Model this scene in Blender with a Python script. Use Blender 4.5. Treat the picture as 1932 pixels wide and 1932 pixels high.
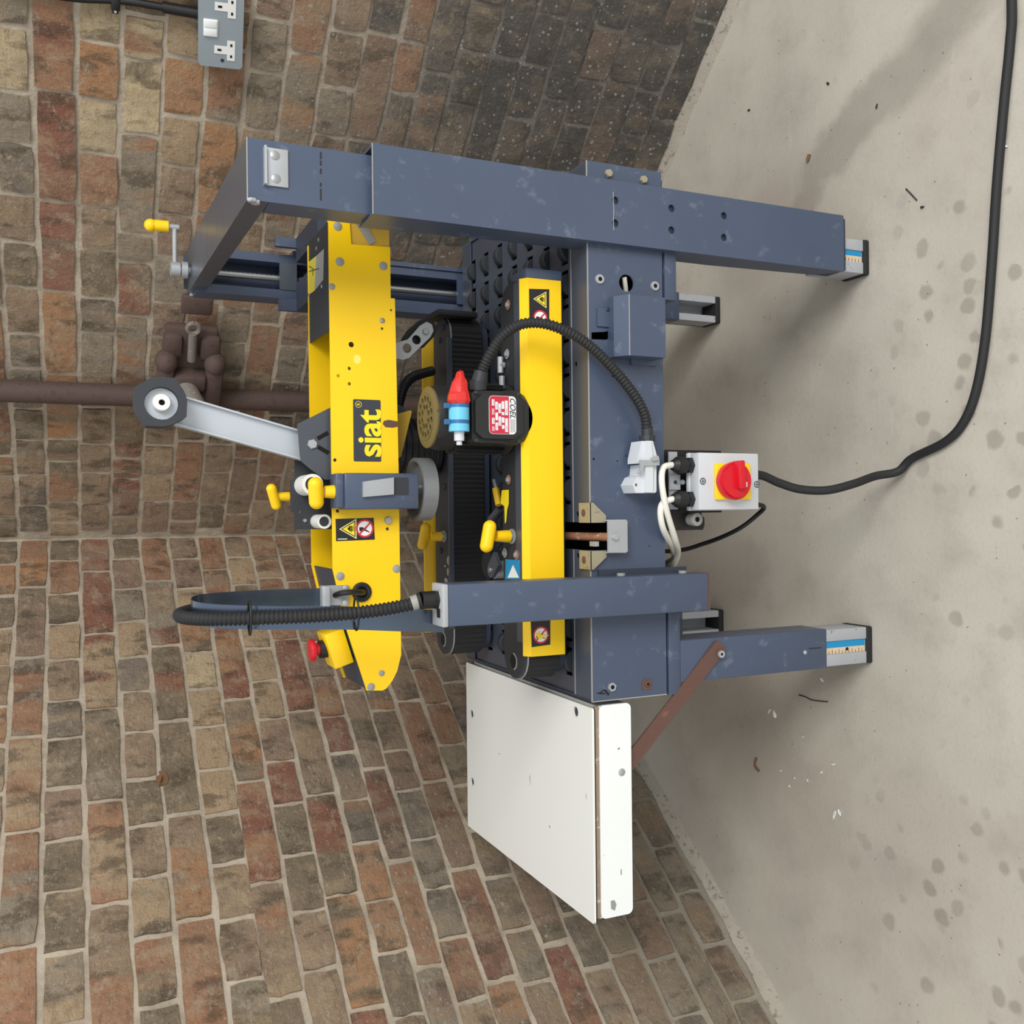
import bpy, bmesh, math, random
from mathutils import Vector, Matrix, noise as mnoise
for o in list(bpy.data.objects): bpy.data.objects.remove(o)
scene = bpy.context.scene
COL = scene.collection
rnd = random.Random(7)

# ------------------------------------------------------------------ camera (phone held sideways)
H, F = 1.2, 1814.0
TH, RO = math.radians(24.5), .0107
sT, cT, sR, cR = math.sin(TH), math.cos(TH), math.sin(RO), math.cos(RO)
r_ = Vector((1, 0, 0)); d_ = Vector((0, -sT, -cT)); f_ = Vector((0, cT, -sT))
U_ = r_*cR + d_*sR; V_ = d_*cR - r_*sR
cd = bpy.data.cameras.new('camera'); cam = bpy.data.objects.new('camera', cd); COL.objects.link(cam)
cd.sensor_width = 36; cd.lens = 36*F/1932; cd.clip_start = .02
mw = Matrix((V_, U_, -f_)).transposed().to_4x4(); mw.translation = (0, 0, H); cam.matrix_world = mw
scene.camera = cam

# ------------------------------------------------------------------ light: even daylight of a big open workshop plus the doorway behind the camera
world = bpy.data.worlds.new('world'); scene.world = world; world.use_nodes = True
bg = world.node_tree.nodes['Background']; bg.inputs[0].default_value = (.93, .97, 1.0, 1); bg.inputs[1].default_value = 1.03
def area(name, loc, aim, sx, sy, power, col=(1, 1, 1)):
    l = bpy.data.lights.new(name, 'AREA'); l.shape = 'RECTANGLE'; l.size = sx; l.size_y = sy; l.energy = power; l.color = col
    o = bpy.data.objects.new(name, l); COL.objects.link(o); o.location = loc
    o.rotation_euler = (Vector(aim)-Vector(loc)).to_track_quat('-Z', 'Y').to_euler()
    return o
area('doorway_light', (1.9, -1.5, 2.9), (.1, 1.5, .3), 1.7, 1.7, 118, (1.0, .985, .96))
vs = scene.view_settings
vs.view_transform = 'Standard'; vs.look = 'None'; vs.gamma = 1; vs.use_curve_mapping = False; vs.exposure = 0.0

# ------------------------------------------------------------------ helpers
def at(x, y, X=None, Y=None, Z=None):
    """survey: the point of the photograph at (x, y) that lies at a known depth Y, height Z or offset X"""
    du, dv = 966-y, x-966
    a, q = du*cR-dv*sR, du*sR+dv*cR
    b, g, a = cT-sT*q/F, -sT-cT*q/F, a/F
    t = Y/b if Y is not None else (Z-H)/g if Z is not None else X/a
    return Vector((a*t, b*t, H+g*t))
def lin(c): return tuple(((v/255)/12.92 if v/255 <= .04045 else ((v/255+.055)/1.055)**2.4) for v in c)+(1,)
class NT:
    def __init__(s, m): s.t = m.node_tree; s.n = s.t.nodes; s.b = s.n['Principled BSDF']
    def new(s, typ, **kw):
        n = s.n.new(typ)
        for k, v in kw.items(): setattr(n, k, v)
        return n
    def link(s, a, b): s.t.links.new(a, b)
    def math(s, op, a, b=None, clamp=False):
        n = s.new('ShaderNodeMath', operation=op); n.use_clamp = clamp
        for i, v in enumerate((a, b)):
            if v is None: continue
            if isinstance(v, (int, float)): n.inputs[i].default_value = v
            else: s.link(v, n.inputs[i])
        return n.outputs[0]
    def mix(s, fac, a, b, mode='MIX'):
        n = s.new('ShaderNodeMix', data_type='RGBA', blend_type=mode)
        for sock, v in ((n.inputs[0], fac), (n.inputs[6], a), (n.inputs[7], b)):
            if isinstance(v, (int, float)): sock.default_value = v
            elif isinstance(v, tuple): sock.default_value = v
            else: s.link(v, sock)
        return n.outputs[2]
    def noise(s, vec, scale, detail=4, rough=.55):
        n = s.new('ShaderNodeTexNoise'); n.inputs['Scale'].default_value = scale; n.inputs['Detail'].default_value = detail; n.inputs['Roughness'].default_value = rough
        if vec is not None: s.link(vec, n.inputs['Vector'])
        return n.outputs[0]
    def ramp(s, fac, lo, hi):
        n = s.new('ShaderNodeMapRange'); n.interpolation_type = 'SMOOTHSTEP'
        s.link(fac, n.inputs[0]); n.inputs[1].default_value = lo; n.inputs[2].default_value = hi
        return n.outputs[0]
    def bump(s, h, strength, dist):
        n = s.new('ShaderNodeBump'); n.inputs['Strength'].default_value = strength; n.inputs['Distance'].default_value = dist
        s.link(h, n.inputs['Height']); s.link(n.outputs[0], s.b.inputs['Normal'])
M = {}
def mat(name, c, rough=.5, metal=0, var=.08, wear=None, wearamt=.0, scale=14, bump=0, spec=.5):
    m = bpy.data.materials.new(name); m.use_nodes = True; n = NT(m); b = n.b
    b.inputs['Roughness'].default_value = rough; b.inputs['Metallic'].default_value = metal; b.inputs['Specular IOR Level'].default_value = spec
    pos = n.new('ShaderNodeNewGeometry').outputs['Position']
    nz = n.noise(pos, scale, 5)
    f = n.math('MULTIPLY_ADD', nz, 2*var); f.node.inputs[2].default_value = 1-var
    cc = n.mix(1.0, lin(c), (1, 1, 1, 1), 'MULTIPLY')
    n.link(f, cc.node.inputs[7])
    if wear:
        w = n.ramp(n.noise(pos, scale*4, 6, .65), .62-wearamt*.3, .72-wearamt*.2)
        w = n.math('MULTIPLY', w, .75)
        cc = n.mix(w, cc, lin(wear))
    n.link(cc, b.inputs['Base Color'])
    rr = n.math('MULTIPLY_ADD', nz, .2); rr.node.inputs[2].default_value = rough-.1; n.link(rr, b.inputs['Roughness'])
    if bump: n.bump(n.noise(pos, scale*12, 4), .4, bump)
    M[name] = m
    return m
mat('blue', (70, 81, 102), .34, wear=(98, 108, 126), wearamt=.12, scale=9)
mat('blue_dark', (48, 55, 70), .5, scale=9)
mat('bed_blue', (68, 74, 86), .35, scale=9)
mat('slate', (72, 77, 86), .3)
mat('charcoal', (44, 47, 52), .55)
mat('black', (24, 24, 25), .45, var=.15)
mat('rubber', (30, 30, 31), .7, var=.15)
mat('hole', (10, 9, 9), .9)
mat('yellow', (252, 205, 8), .38, var=.03)
mat('yellow_dull', (205, 165, 55), .5)
mat('steel', (165, 166, 166), .35, metal=.75, var=.12)
mat('zinc', (172, 175, 178), .4, metal=.35, var=.12, scale=30)
mat('alu', (188, 194, 200), .38, metal=.3, var=.1, scale=18)
mat('grey_paint', (168, 170, 172), .5, wear=(70, 66, 60), wearamt=.02, scale=18)
mat('leg_grey', (172, 174, 178), .55, wear=(90, 84, 78), wearamt=.03, scale=16)
mat('white_panel', (232, 232, 226), .38, var=.02, scale=4)
mat('white_paint', (236, 238, 236), .4, var=.03, wear=(190, 188, 182), wearamt=-.08, scale=10)
mat('white_plastic', (232, 231, 226), .4, var=.03)
mat('grey_plastic', (205, 208, 212), .45, var=.03)
mat('box_grey', (196, 198, 201), .42, var=.03)
mat('red', (205, 20, 38), .3, var=.05)
mat('red_tape', (215, 48, 44), .35, var=.08)
mat('sky_blue', (105, 190, 222), .4, var=.04)
mat('tie_blue', (40, 100, 150), .4)
mat('sticker_blue', (25, 140, 190), .45)
mat('rust', (98, 70, 60), .8, var=.2, wear=(132, 88, 66), wearamt=.1, scale=14, bump=.0006)
mat('rust_light', (150, 105, 78), .75, wear=(195, 185, 170), wearamt=.2, scale=22)
mat('iron', (84, 66, 60), .75, wear=(66, 54, 50), wearamt=.3, scale=25, bump=.001)
mat('iron_paint', (120, 112, 104), .75, wear=(165, 155, 145), wearamt=.2, scale=30, bump=.001)
mat('brass_plate', (158, 150, 126), .45, metal=.2, wear=(118, 100, 72), wearamt=.15, scale=30)
mat('paper', (235, 235, 230), .8)
mat('tape_brown', (150, 128, 108), .3, wear=(205, 200, 192), wearamt=.25, scale=20)
mat('wood', (120, 88, 62), .8)
mat('cable_white', (228, 224, 212), .45)
mat('label_black', (28, 26, 30), .35)
mat('label_white', (238, 236, 230), .45)
mat('label_yellow', (250, 222, 30), .4, var=.02)
mat('label_red', (200, 40, 62), .4)
mat('plate_red', (196, 40, 62), .4)
mat('plate_white', (222, 222, 224), .4)
mat('socket_grey', (150, 160, 166), .45, metal=.2, var=.04)
mat('band_blue', (92, 104, 120), .2, metal=.85)
mat('fan_olive', (112, 98, 58), .6, wear=(60, 54, 40), wearamt=.2, scale=40)
mat('motor', (30, 31, 32), .45, wear=(58, 58, 56), wearamt=.1, scale=30)
mat('chip_grey', (150, 148, 144), .6)
mat('dull_yellow_paint', (226, 180, 20), .5)

AX = {'XZ': (0, 2, 1), 'XY': (0, 1, 2), 'YZ': (1, 2, 0)}
ORG = {}
class MB:
    def __init__(s): s.bm = bmesh.new(); s.xf = None
    def _add(s, vs): 
        if s.xf is not None: bmesh.ops.transform(s.bm, matrix=s.xf, verts=vs)
        return s
    def box(s, x0, x1, y0, y1, z0, z1, bev=0, seg=2):
        m = Matrix.Translation(((x0+x1)/2, (y0+y1)/2, (z0+z1)/2)) @ Matrix.Diagonal((abs(x1-x0), abs(y1-y0), abs(z1-z0), 1))
        vs = bmesh.ops.create_cube(s.bm, size=1, matrix=m)['verts']
        if bev:
            es = list({e for v in vs for e in v.link_edges})
            r = bmesh.ops.bevel(s.bm, geom=vs+es, offset=bev, segments=seg, affect='EDGES', profile=.5)
            vs = list({v for v in vs if v.is_valid} | set(r['verts']))
        return s._add(vs)
    def cyl(s, p0, p1, r0, r1=None, seg=20):
        p0, p1 = Vector(p0), Vector(p1); r1 = r0 if r1 is None else r1
        m = Matrix.Translation((p0+p1)/2) @ (p1-p0).to_track_quat('Z', 'Y').to_matrix().to_4x4()
        vs = bmesh.ops.create_cone(s.bm, cap_ends=True, cap_tris=False, segments=seg, radius1=r0, radius2=r1, depth=(p1-p0).length, matrix=m)['verts']
        return s._add(vs)
    def ball(s, c, r, sc=(1, 1, 1), u=16, v=10):
        m = Matrix.Translation(Vector(c)) @ Matrix.Diagonal((*sc, 1))
        return s._add(bmesh.ops.create_uvsphere(s.bm, u_segments=u, v_segments=v, radius=r, matrix=m)['verts'])
    def plate(s, outer, holes, plane, a, b):
        """polygon with holes, extruded from a to b along the plane's normal"""
        i, j, k = AX[plane]
        def P3(p, h):
            v = [0, 0, 0]; v[i] = p[0]; v[j] = p[1]; v[k] = h; return v
        es, vs = [], []
        for loop in [outer]+list(holes):
            L = [s.bm.verts.new(P3(p, a)) for p in loop]; vs += L
            es += [s.bm.edges.new((L[q], L[(q+1) % len(L)])) for q in range(len(L))]
        if holes:
            fs = [g for g in bmesh.ops.triangle_fill(s.bm, use_beauty=True, use_dissolve=False, edges=es)['geom'] if isinstance(g, bmesh.types.BMFace)]
        else: fs = [s.bm.faces.new(vs)]
        ex = bmesh.ops.extrude_face_region(s.bm, geom=fs)['geom']
        nv = [g for g in ex if isinstance(g, bmesh.types.BMVert)]
        off = [0, 0, 0]; off[k] = b-a
        bmesh.ops.translate(s.bm, vec=off, verts=nv)
        allv = list(set(vs) | set(nv))
        bmesh.ops.recalc_face_normals(s.bm, faces=list({f for v in allv for f in v.link_faces}))
        return s._add(allv)
    def tube(s, pts, r, seg=12, closed_caps=True):
        pts = [Vector(p) for p in pts]; n = len(pts); rings = []
        up = None
        for q, p in enumerate(pts):
            t = (pts[min(q+1, n-1)]-pts[max(q-1, 0)]).normalized()
            if up is None:
                up = t.orthogonal().normalized()
            up = (up-t*up.dot(t)).normalized(); sd = t.cross(up)
            rr = r(q) if callable(r) else r
            rings.append([s.bm.verts.new(p+(up*math.cos(2*math.pi*w/seg)+sd*math.sin(2*math.pi*w/seg))*rr) for w in range(seg)])
        for q in range(n-1):
            for w in range(seg): s.bm.faces.new((rings[q][w], rings[q][(w+1) % seg], rings[q+1][(w+1) % seg], rings[q+1][w]))
        if closed_caps: s.bm.faces.new(rings[0][::-1]); s.bm.faces.new(rings[-1])
        return s._add([v for R in rings for v in R])
    def lathe(s, prof, o, ax, seg=28):
        """profile of (radius, distance along axis) turned about the axis ax through o"""
        o = Vector(o); ax = Vector(ax).normalized(); a = ax.orthogonal().normalized(); b = ax.cross(a); rings = []
        for rr, t in prof:
            rings.append([s.bm.verts.new(o+ax*t+(a*math.cos(2*math.pi*w/seg)+b*math.sin(2*math.pi*w/seg))*max(rr, 1e-5)) for w in range(seg)])
        for q in range(len(prof)-1):
            for w in range(seg): s.bm.faces.new((rings[q][w], rings[q][(w+1) % seg], rings[q+1][(w+1) % seg], rings[q+1][w]))
        return s._add([v for R in rings for v in R])
    def build(s, name, m, parent=None, sharp=32):
        bm = s.bm
        bmesh.ops.recalc_face_normals(bm, faces=bm.faces[:])
        for f in bm.faces: f.smooth = True
        for e in bm.edges:
            if len(e.link_faces) != 2 or e.calc_face_angle(0) > math.radians(sharp): e.smooth = False
        lo = Vector([min(v.co[k] for v in bm.verts) for k in range(3)]); hi = Vector([max(v.co[k] for v in bm.verts) for k in range(3)])
        c = (lo+hi)/2
        bmesh.ops.translate(bm, vec=-c, verts=bm.verts[:])
        me = bpy.data.meshes.new(name); bm.to_mesh(me); bm.free()
        me.materials.append(M[m] if isinstance(m, str) else m)
        return link(name, me, c, parent)
def link(name, me, c, parent=None):
    o = bpy.data.objects.new(name, me); COL.objects.link(o); c = Vector(c)
    ORG[o.name] = c.copy()
    if parent: o.parent = parent; o.location = c-ORG[parent.name]
    else: o.location = c
    return o
def tag(o, label=None, cat=None, group=None, kind=None):
    for k, v in (('label', label), ('category', cat), ('group', group), ('kind', kind)):
        if v: o[k] = v
    return o
def thing(name, loc, label, cat, group=None):
    o = bpy.data.objects.new(name, None); COL.objects.link(o); o.location = loc; o.empty_display_size = .1
    ORG[o.name] = Vector(loc); return tag(o, label, cat, group)
def circ(cx, cy, r, n=16, ph=0): return [(cx+r*math.cos(ph+2*math.pi*k/n), cy+r*math.sin(ph+2*math.pi*k/n)) for k in range(n)]
def rrect(x0, x1, y0, y1, r, n=4):
    out = []
    for cx, cy, a in ((x1-r, y1-r, 0), (x0+r, y1-r, 90), (x0+r, y0+r, 180), (x1-r, y0+r, 270)):
        out += [(cx+r*math.cos(math.radians(a+90*k/n)), cy+r*math.sin(math.radians(a+90*k/n))) for k in range(n+1)]
    return out
def smooth_path(pts, n=10):
    P = [Vector(p) for p in pts]; P = [2*P[0]-P[1]]+P+[2*P[-1]-P[-2]]; out = []
    for i in range(1, len(P)-2):
        for k in range(n):
            t = k/n; a, b, c, d = P[i-1:i+3]
            out.append(.5*((2*b)+(c-a)*t+(2*a-5*b+4*c-d)*t*t+(3*b-a-3*c+d)*t**3))
    return out+[P[-2]]
def even_path(pts, step):
    P = smooth_path(pts, 24); out = [P[0]]; acc = 0
    for a, b in zip(P, P[1:]):
        L = (b-a).length; pos = step-acc
        while pos <= L: out.append(a+(b-a)*(pos/L)); pos += step
        acc = (acc+L) % step
    return out
def conduit(pts, r, pitch, name, parent, m='rubber'):
    """corrugated hose"""
    P = even_path(pts, pitch/4); k = [1.0, 1.0, .8, .8]
    return MB().tube(P, lambda q: r*k[q % 4], 14).build(name, m, parent, sharp=60)
def text(s, size, x, y, z, name, m, parent, bold=0, extrude=.0002, shear=0, sx=1, spacing=1, turn=0):
    c = bpy.data.curves.new('text', 'FONT'); c.body = s; c.size = size; c.offset = bold; c.extrude = extrude; c.shear = shear; c.space_character = spacing; c.resolution_u = 3
    c.align_x = 'CENTER'; c.align_y = 'CENTER'
    o = bpy.data.objects.new('text', c); COL.objects.link(o)
    me = bpy.data.meshes.new_from_object(o.evaluated_get(bpy.context.evaluated_depsgraph_get()))
    bpy.data.objects.remove(o); bpy.data.curves.remove(c); me.name = name
    me.transform(Matrix.Rotation(turn, 4, 'Y') @ Matrix.Rotation(math.pi/2, 4, 'X') @ Matrix.Diagonal((sx, 1, 1, 1)))
    me.materials.clear(); me.materials.append(M[m])
    return link(name, me, (x, y, z), parent)
def bolt(p, r, parent, m='zinc', t=.003, ax=(0, -1, 0), seg=6, name='bolt'):
    p = Vector(p); a = Vector(ax)
    return MB().lathe([(0, t), (r*.86, t), (r, t*.7), (r, 0)], p, a, seg).build(name, m, parent, sharp=25)
def dome(p, r, parent, m='steel', t=.003, ax=(0, -1, 0), name='bolt'):
    return MB().lathe([(0, t), (r*.6, t*.9), (r, t*.35), (r, 0)], Vector(p), Vector(ax), 16).build(name, m, parent)

# ------------------------------------------------------------------ the setting: concrete floor and two brick walls meeting in a corner
def floor_material():
    m = bpy.data.materials.new('concrete'); m.use_nodes = True; n = NT(m)
    pos = n.new('ShaderNodeNewGeometry').outputs['Position']
    big = n.noise(pos, 2.2, 6, .6); mid = n.noise(pos, 9, 8, .65); fine = n.noise(pos, 160, 4, .7)
    c = n.mix(n.ramp(big, .35, .7), lin((194, 188, 174)), lin((180, 172, 160)))
    c = n.mix(n.math('MULTIPLY', n.ramp(mid, .45, .75), .5), c, lin((160, 152, 140)))
    c = n.mix(n.math('MULTIPLY', n.ramp(fine, .5, .8), .28), c, lin((138, 130, 120)))
    # pale scuffs
    st = n.new('ShaderNodeMapping'); n.link(pos, st.inputs[0]); st.inputs['Rotation'].default_value = (0, 0, .8); st.inputs['Scale'].default_value = (3, 22, 1)
    c = n.mix(n.math('MULTIPLY', n.ramp(n.noise(st.outputs[0], 1.3, 6, .7), .6, .78), .3), c, lin((208, 202, 188)))
    # round drip marks, only in some places
    vo = n.new('ShaderNodeTexVoronoi'); vo.inputs['Scale'].default_value = 26; vo.inputs['Randomness'].default_value = 1
    ds = n.new('ShaderNodeVectorMath', operation='ADD'); n.link(pos, ds.inputs[0])
    nv = n.new('ShaderNodeTexNoise'); nv.inputs['Scale'].default_value = 30; n.link(pos, nv.inputs['Vector'])
    sc = n.new('ShaderNodeVectorMath', operation='SCALE'); n.link(nv.outputs['Color'], sc.inputs[0]); sc.inputs['Scale'].default_value = .018
    n.link(sc.outputs[0], ds.inputs[1]); n.link(ds.outputs[0], vo.inputs['Vector'])
    drip = n.math('SUBTRACT', 1, n.ramp(vo.outputs['Distance'], .25, .42))
    wn = n.new('ShaderNodeSeparateColor'); n.link(vo.outputs['Color'], wn.inputs[0])
    drip = n.math('MULTIPLY', drip, n.ramp(wn.outputs[0], .45, .7))
    def blob(cx, cy, rx, ry, ang, soft=.5):
        mp = n.new('ShaderNodeMapping', vector_type='TEXTURE'); n.link(ds.outputs[0], mp.inputs[0])
        mp.inputs['Location'].default_value = (cx, cy, 0); mp.inputs['Rotation'].default_value = (0, 0, ang); mp.inputs['Scale'].default_value = (rx, ry, 100)
        ln = n.new('ShaderNodeVectorMath', operation='LENGTH'); n.link(mp.outputs[0], ln.inputs[0])
        w = n.math('ADD', ln.outputs['Value'], n.math('MULTIPLY', n.math('SUBTRACT', mid, .5), 1.4))
        return n.math('SUBTRACT', 1, n.ramp(w, 1-soft, 1+soft))
    reg = n.math('MAXIMUM', blob(.26, 1.0, .32, .16, .1), n.math('MAXIMUM', blob(-.05, .98, .2, .12, 0), blob(-.62, 1.0, .2, .25, 0)))
    c = n.mix(n.math('MULTIPLY', n.math('MULTIPLY', drip, reg), .42), c, lin((116, 106, 96)))
    # the long damp stain running out from the wall
    damp = n.math('MAXIMUM', blob(.655, 1.235, .17, .045, -1.12, .3), n.math('MAXIMUM', blob(.73, 1.06, .14, .05, -1.0, .4), blob(.56, 1.36, .06, .03, -.9, .5)))
    c = n.mix(n.math('MULTIPLY', damp, .42), c, lin((118, 110, 100)))
    wear = n.math('MAXIMUM', blob(.52, 1.47, .1, .14, .3, .7), blob(-.35, 1.62, .3, .12, .9, .8))
    c = n.mix(n.math('MULTIPLY', wear, .35), c, lin((140, 124, 112)))
    # small dark grit
    v2 = n.new('ShaderNodeTexVoronoi'); v2.inputs['Scale'].default_value = 60; n.link(pos, v2.inputs['Vector'])
    s2 = n.new('ShaderNodeSeparateColor'); n.link(v2.outputs['Color'], s2.inputs[0])
    g = n.math('MULTIPLY', n.math('SUBTRACT', 1, n.ramp(v2.outputs['Distance'], .06, .13)), n.ramp(s2.outputs[1], .8, .84))
    c = n.mix(n.math('MULTIPLY', g, .55), c, lin((70, 64, 58)))
    n.link(c, n.b.inputs['Base Color']); n.b.inputs['Roughness'].default_value = .72; n.b.inputs['Specular IOR Level'].default_value = .35
    n.bump(n.math('ADD', fine, n.math('MULTIPLY', mid, 2)), .25, .002)
    return m
fl = MB().box(-3.2, 3.2, -3, 3.4, -.08, 0).build('floor', floor_material()); tag(fl, kind='structure')

COR = Vector((-.0537, 2.635)); WD = {'R': Vector((.6945, -.7195)), 'L': Vector((-.5944, -.8041))}; WN = {'R': Vector((-.7195, -.6945)), 'L': Vector((.8041, -.5944))}
def W(side, s, n, z):
    p = COR+WD[side]*s+WN[side]*n
    return Vector((p.x, p.y, z))
def mortar_material(name, zlo, zhi, paint, specks):
    m = bpy.data.materials.new(name); m.use_nodes = True; n = NT(m)
    pos = n.new('ShaderNodeNewGeometry').outputs['Position']
    a, b = n.noise(pos, 12, 8, .7), n.noise(pos, 90, 5, .7)
    c = n.mix(n.ramp(a, .35, .7), lin((190, 177, 158)), lin((162, 149, 131)))
    c = n.mix(n.math('MULTIPLY', n.ramp(b, .55, .8), .3), c, lin((120, 110, 98)))
    # old masonry paint / grime that was brushed over the lower courses
    sp = n.new('ShaderNodeSeparateXYZ'); n.link(pos, sp.inputs[0])
    hgt = n.math('ADD', sp.outputs[2], n.math('MULTIPLY', n.math('SUBTRACT', n.noise(pos, 6, 6, .65), .5), .5))
    pf = n.math('SUBTRACT', 1, n.ramp(hgt, zlo, zhi))
    pf = n.math('MULTIPLY', pf, n.math('ADD', .55, n.math('MULTIPLY', a, .6)), True)
    c = n.mix(pf, c, lin(paint))
    if specks:
        vo = n.new('ShaderNodeTexVoronoi'); vo.inputs['Scale'].default_value = 80; n.link(pos, vo.inputs['Vector'])
        k = n.math('MULTIPLY', n.math('LESS_THAN', n.math('ADD', vo.outputs['Distance'], n.math('MULTIPLY', b, .2)), .3), pf)
        c = n.mix(n.math('MULTIPLY', k, .7), c, lin((176, 174, 168)))
    n.link(c, n.b.inputs['Base Color']); n.b.inputs['Roughness'].default_value = .95
    n.bump(n.math('ADD', n.math('MULTIPLY', a, 3), b), .7, .004)
    return m
def brick_material(name, specks):
    """each brick: its own colour (object colour) burnt to a second tint in bands, with pits and lime specks"""
    m = bpy.data.materials.new(name); m.use_nodes = True; n = NT(m)
    oi = n.new('ShaderNodeObjectInfo'); tc = n.new('ShaderNodeTexCoord')
    off = n.new('ShaderNodeVectorMath', operation='SCALE'); n.link(oi.outputs['Random'], off.inputs['Scale']); off.inputs[0].default_value = (17, 31, 23)
    add = n.new('ShaderNodeVectorMath', operation='ADD'); n.link(tc.outputs['Object'], add.inputs[0]); n.link(off.outputs[0], add.inputs[1]); v = add.outputs[0]
    mp = n.new('ShaderNodeMapping'); n.link(v, mp.inputs[0]); mp.inputs['Scale'].default_value = (1, .1, .25)
    band = n.noise(mp.outputs[0], 11, 3, .5)
    t2 = n.new('ShaderNodeAttribute', attribute_type='OBJECT', attribute_name='tint')
    c = n.mix(n.ramp(band, .47, .58), oi.outputs['Color'], t2.outputs['Color'])
    blot = n.noise(v, 26, 7, .68); fine = n.noise(v, 130, 6, .75)
    wp = n.new('ShaderNodeNewGeometry').outputs['Position']
    mp2 = n.new('ShaderNodeMapping'); n.link(v, mp2.inputs[0]); mp2.inputs['Scale'].default_value = (.35, 1, 1)
    smear = n.noise(mp2.outputs[0], 60, 8, .7)
    c = n.mix(n.math('MULTIPLY', n.ramp(n.noise(wp, 9, 5, .6), .35, .7), .3), c, lin((172, 150, 124)))
    # kiss marks from the kiln: darker and paler bands across the brick
    mp3 = n.new('ShaderNodeMapping'); n.link(v, mp3.inputs[0]); mp3.inputs['Scale'].default_value = (1, .2, .45)
    kiss = n.noise(mp3.outputs[0], 24, 5, .6)
    c = n.mix(n.math('MULTIPLY', n.ramp(kiss, .52, .63), .62), c, lin((88, 76, 60)))
    c = n.mix(n.math('MULTIPLY', n.math('SUBTRACT', 1, n.ramp(kiss, .36, .47)), .5), c, lin((184, 158, 124)))
    c = n.mix(n.math('MULTIPLY', n.ramp(blot, .5, .7), .35), c, lin((118, 106, 90)))
    c = n.mix(n.math('MULTIPLY', n.ramp(n.noise(v, 34, 8, .75), .5, .66), .6), c, lin((192, 174, 148)))
    c = n.mix(n.math('MULTIPLY', n.ramp(smear, .56, .68), .42), c, lin((90, 80, 68)))
    c = n.mix(n.math('MULTIPLY', n.ramp(n.noise(mp2.outputs[0], 95, 6, .7), .6, .7), .6), c, lin((192, 178, 156)))
    c = n.mix(n.math('MULTIPLY', n.ramp(fine, .57, .7), .45), c, lin((72, 63, 54)))
    c = n.mix(n.math('MULTIPLY', n.ramp(n.noise(v, 210, 4, .7), .57, .68), .5), c, lin((204, 190, 168)))
    if specks > .8: c = n.mix(.55, c, lin((88, 86, 84)))   # dark masonry paint
    elif specks: c = n.mix(.2, c, lin((118, 112, 104)))
    if specks:   # old paint splashes
        vo = n.new('ShaderNodeTexVoronoi'); vo.inputs['Scale'].default_value = 78; n.link(v, vo.inputs['Vector'])
        s = n.new('ShaderNodeSeparateColor'); n.link(vo.outputs['Color'], s.inputs[0])
        thr = n.math('SUBTRACT', .30, n.math('MULTIPLY', s.outputs[0], .2))
        sp = n.math('MULTIPLY', n.math('LESS_THAN', n.math('ADD', vo.outputs['Distance'], n.math('MULTIPLY', fine, .22)), n.math('ADD', thr, .08)), n.math('GREATER_THAN', s.outputs[1], 1-specks))
        c = n.mix(n.math('MULTIPLY', sp, .8), c, lin((176, 174, 168)))
    n.link(c, n.b.inputs['Base Color']); n.b.inputs['Roughness'].default_value = .9; n.b.inputs['Specular IOR Level'].default_value = .3
    n.bump(n.math('ADD', n.math('ADD', n.math('MULTIPLY', blot, 3), n.math('MULTIPLY', fine, 1.5)), smear), .9, .0055)
    return m
M['mortar_L'] = mortar_material('mortar_dusty', .1, .45, (150, 143, 130), False); M['mortar_R'] = mortar_material('mortar_painted', .5, .78, (104, 100, 95), True); M['brick'] = brick_material('brick', 0); M['brick_speck'] = brick_material('brick_speckled', .3); M['brick_painted'] = brick_material('brick_painted', .9)
BC = {'R': (134, 82, 66), 'r': (158, 112, 84), 'o': (172, 124, 86), 't': (178, 152, 120), 'c': (204, 184, 146), 'b': (146, 124, 102), 'g': (144, 134, 118), 'k': (114, 102, 84), 'p': (140, 114, 98), 'd': (112, 106, 97), 'D': (90, 88, 85)}
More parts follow.
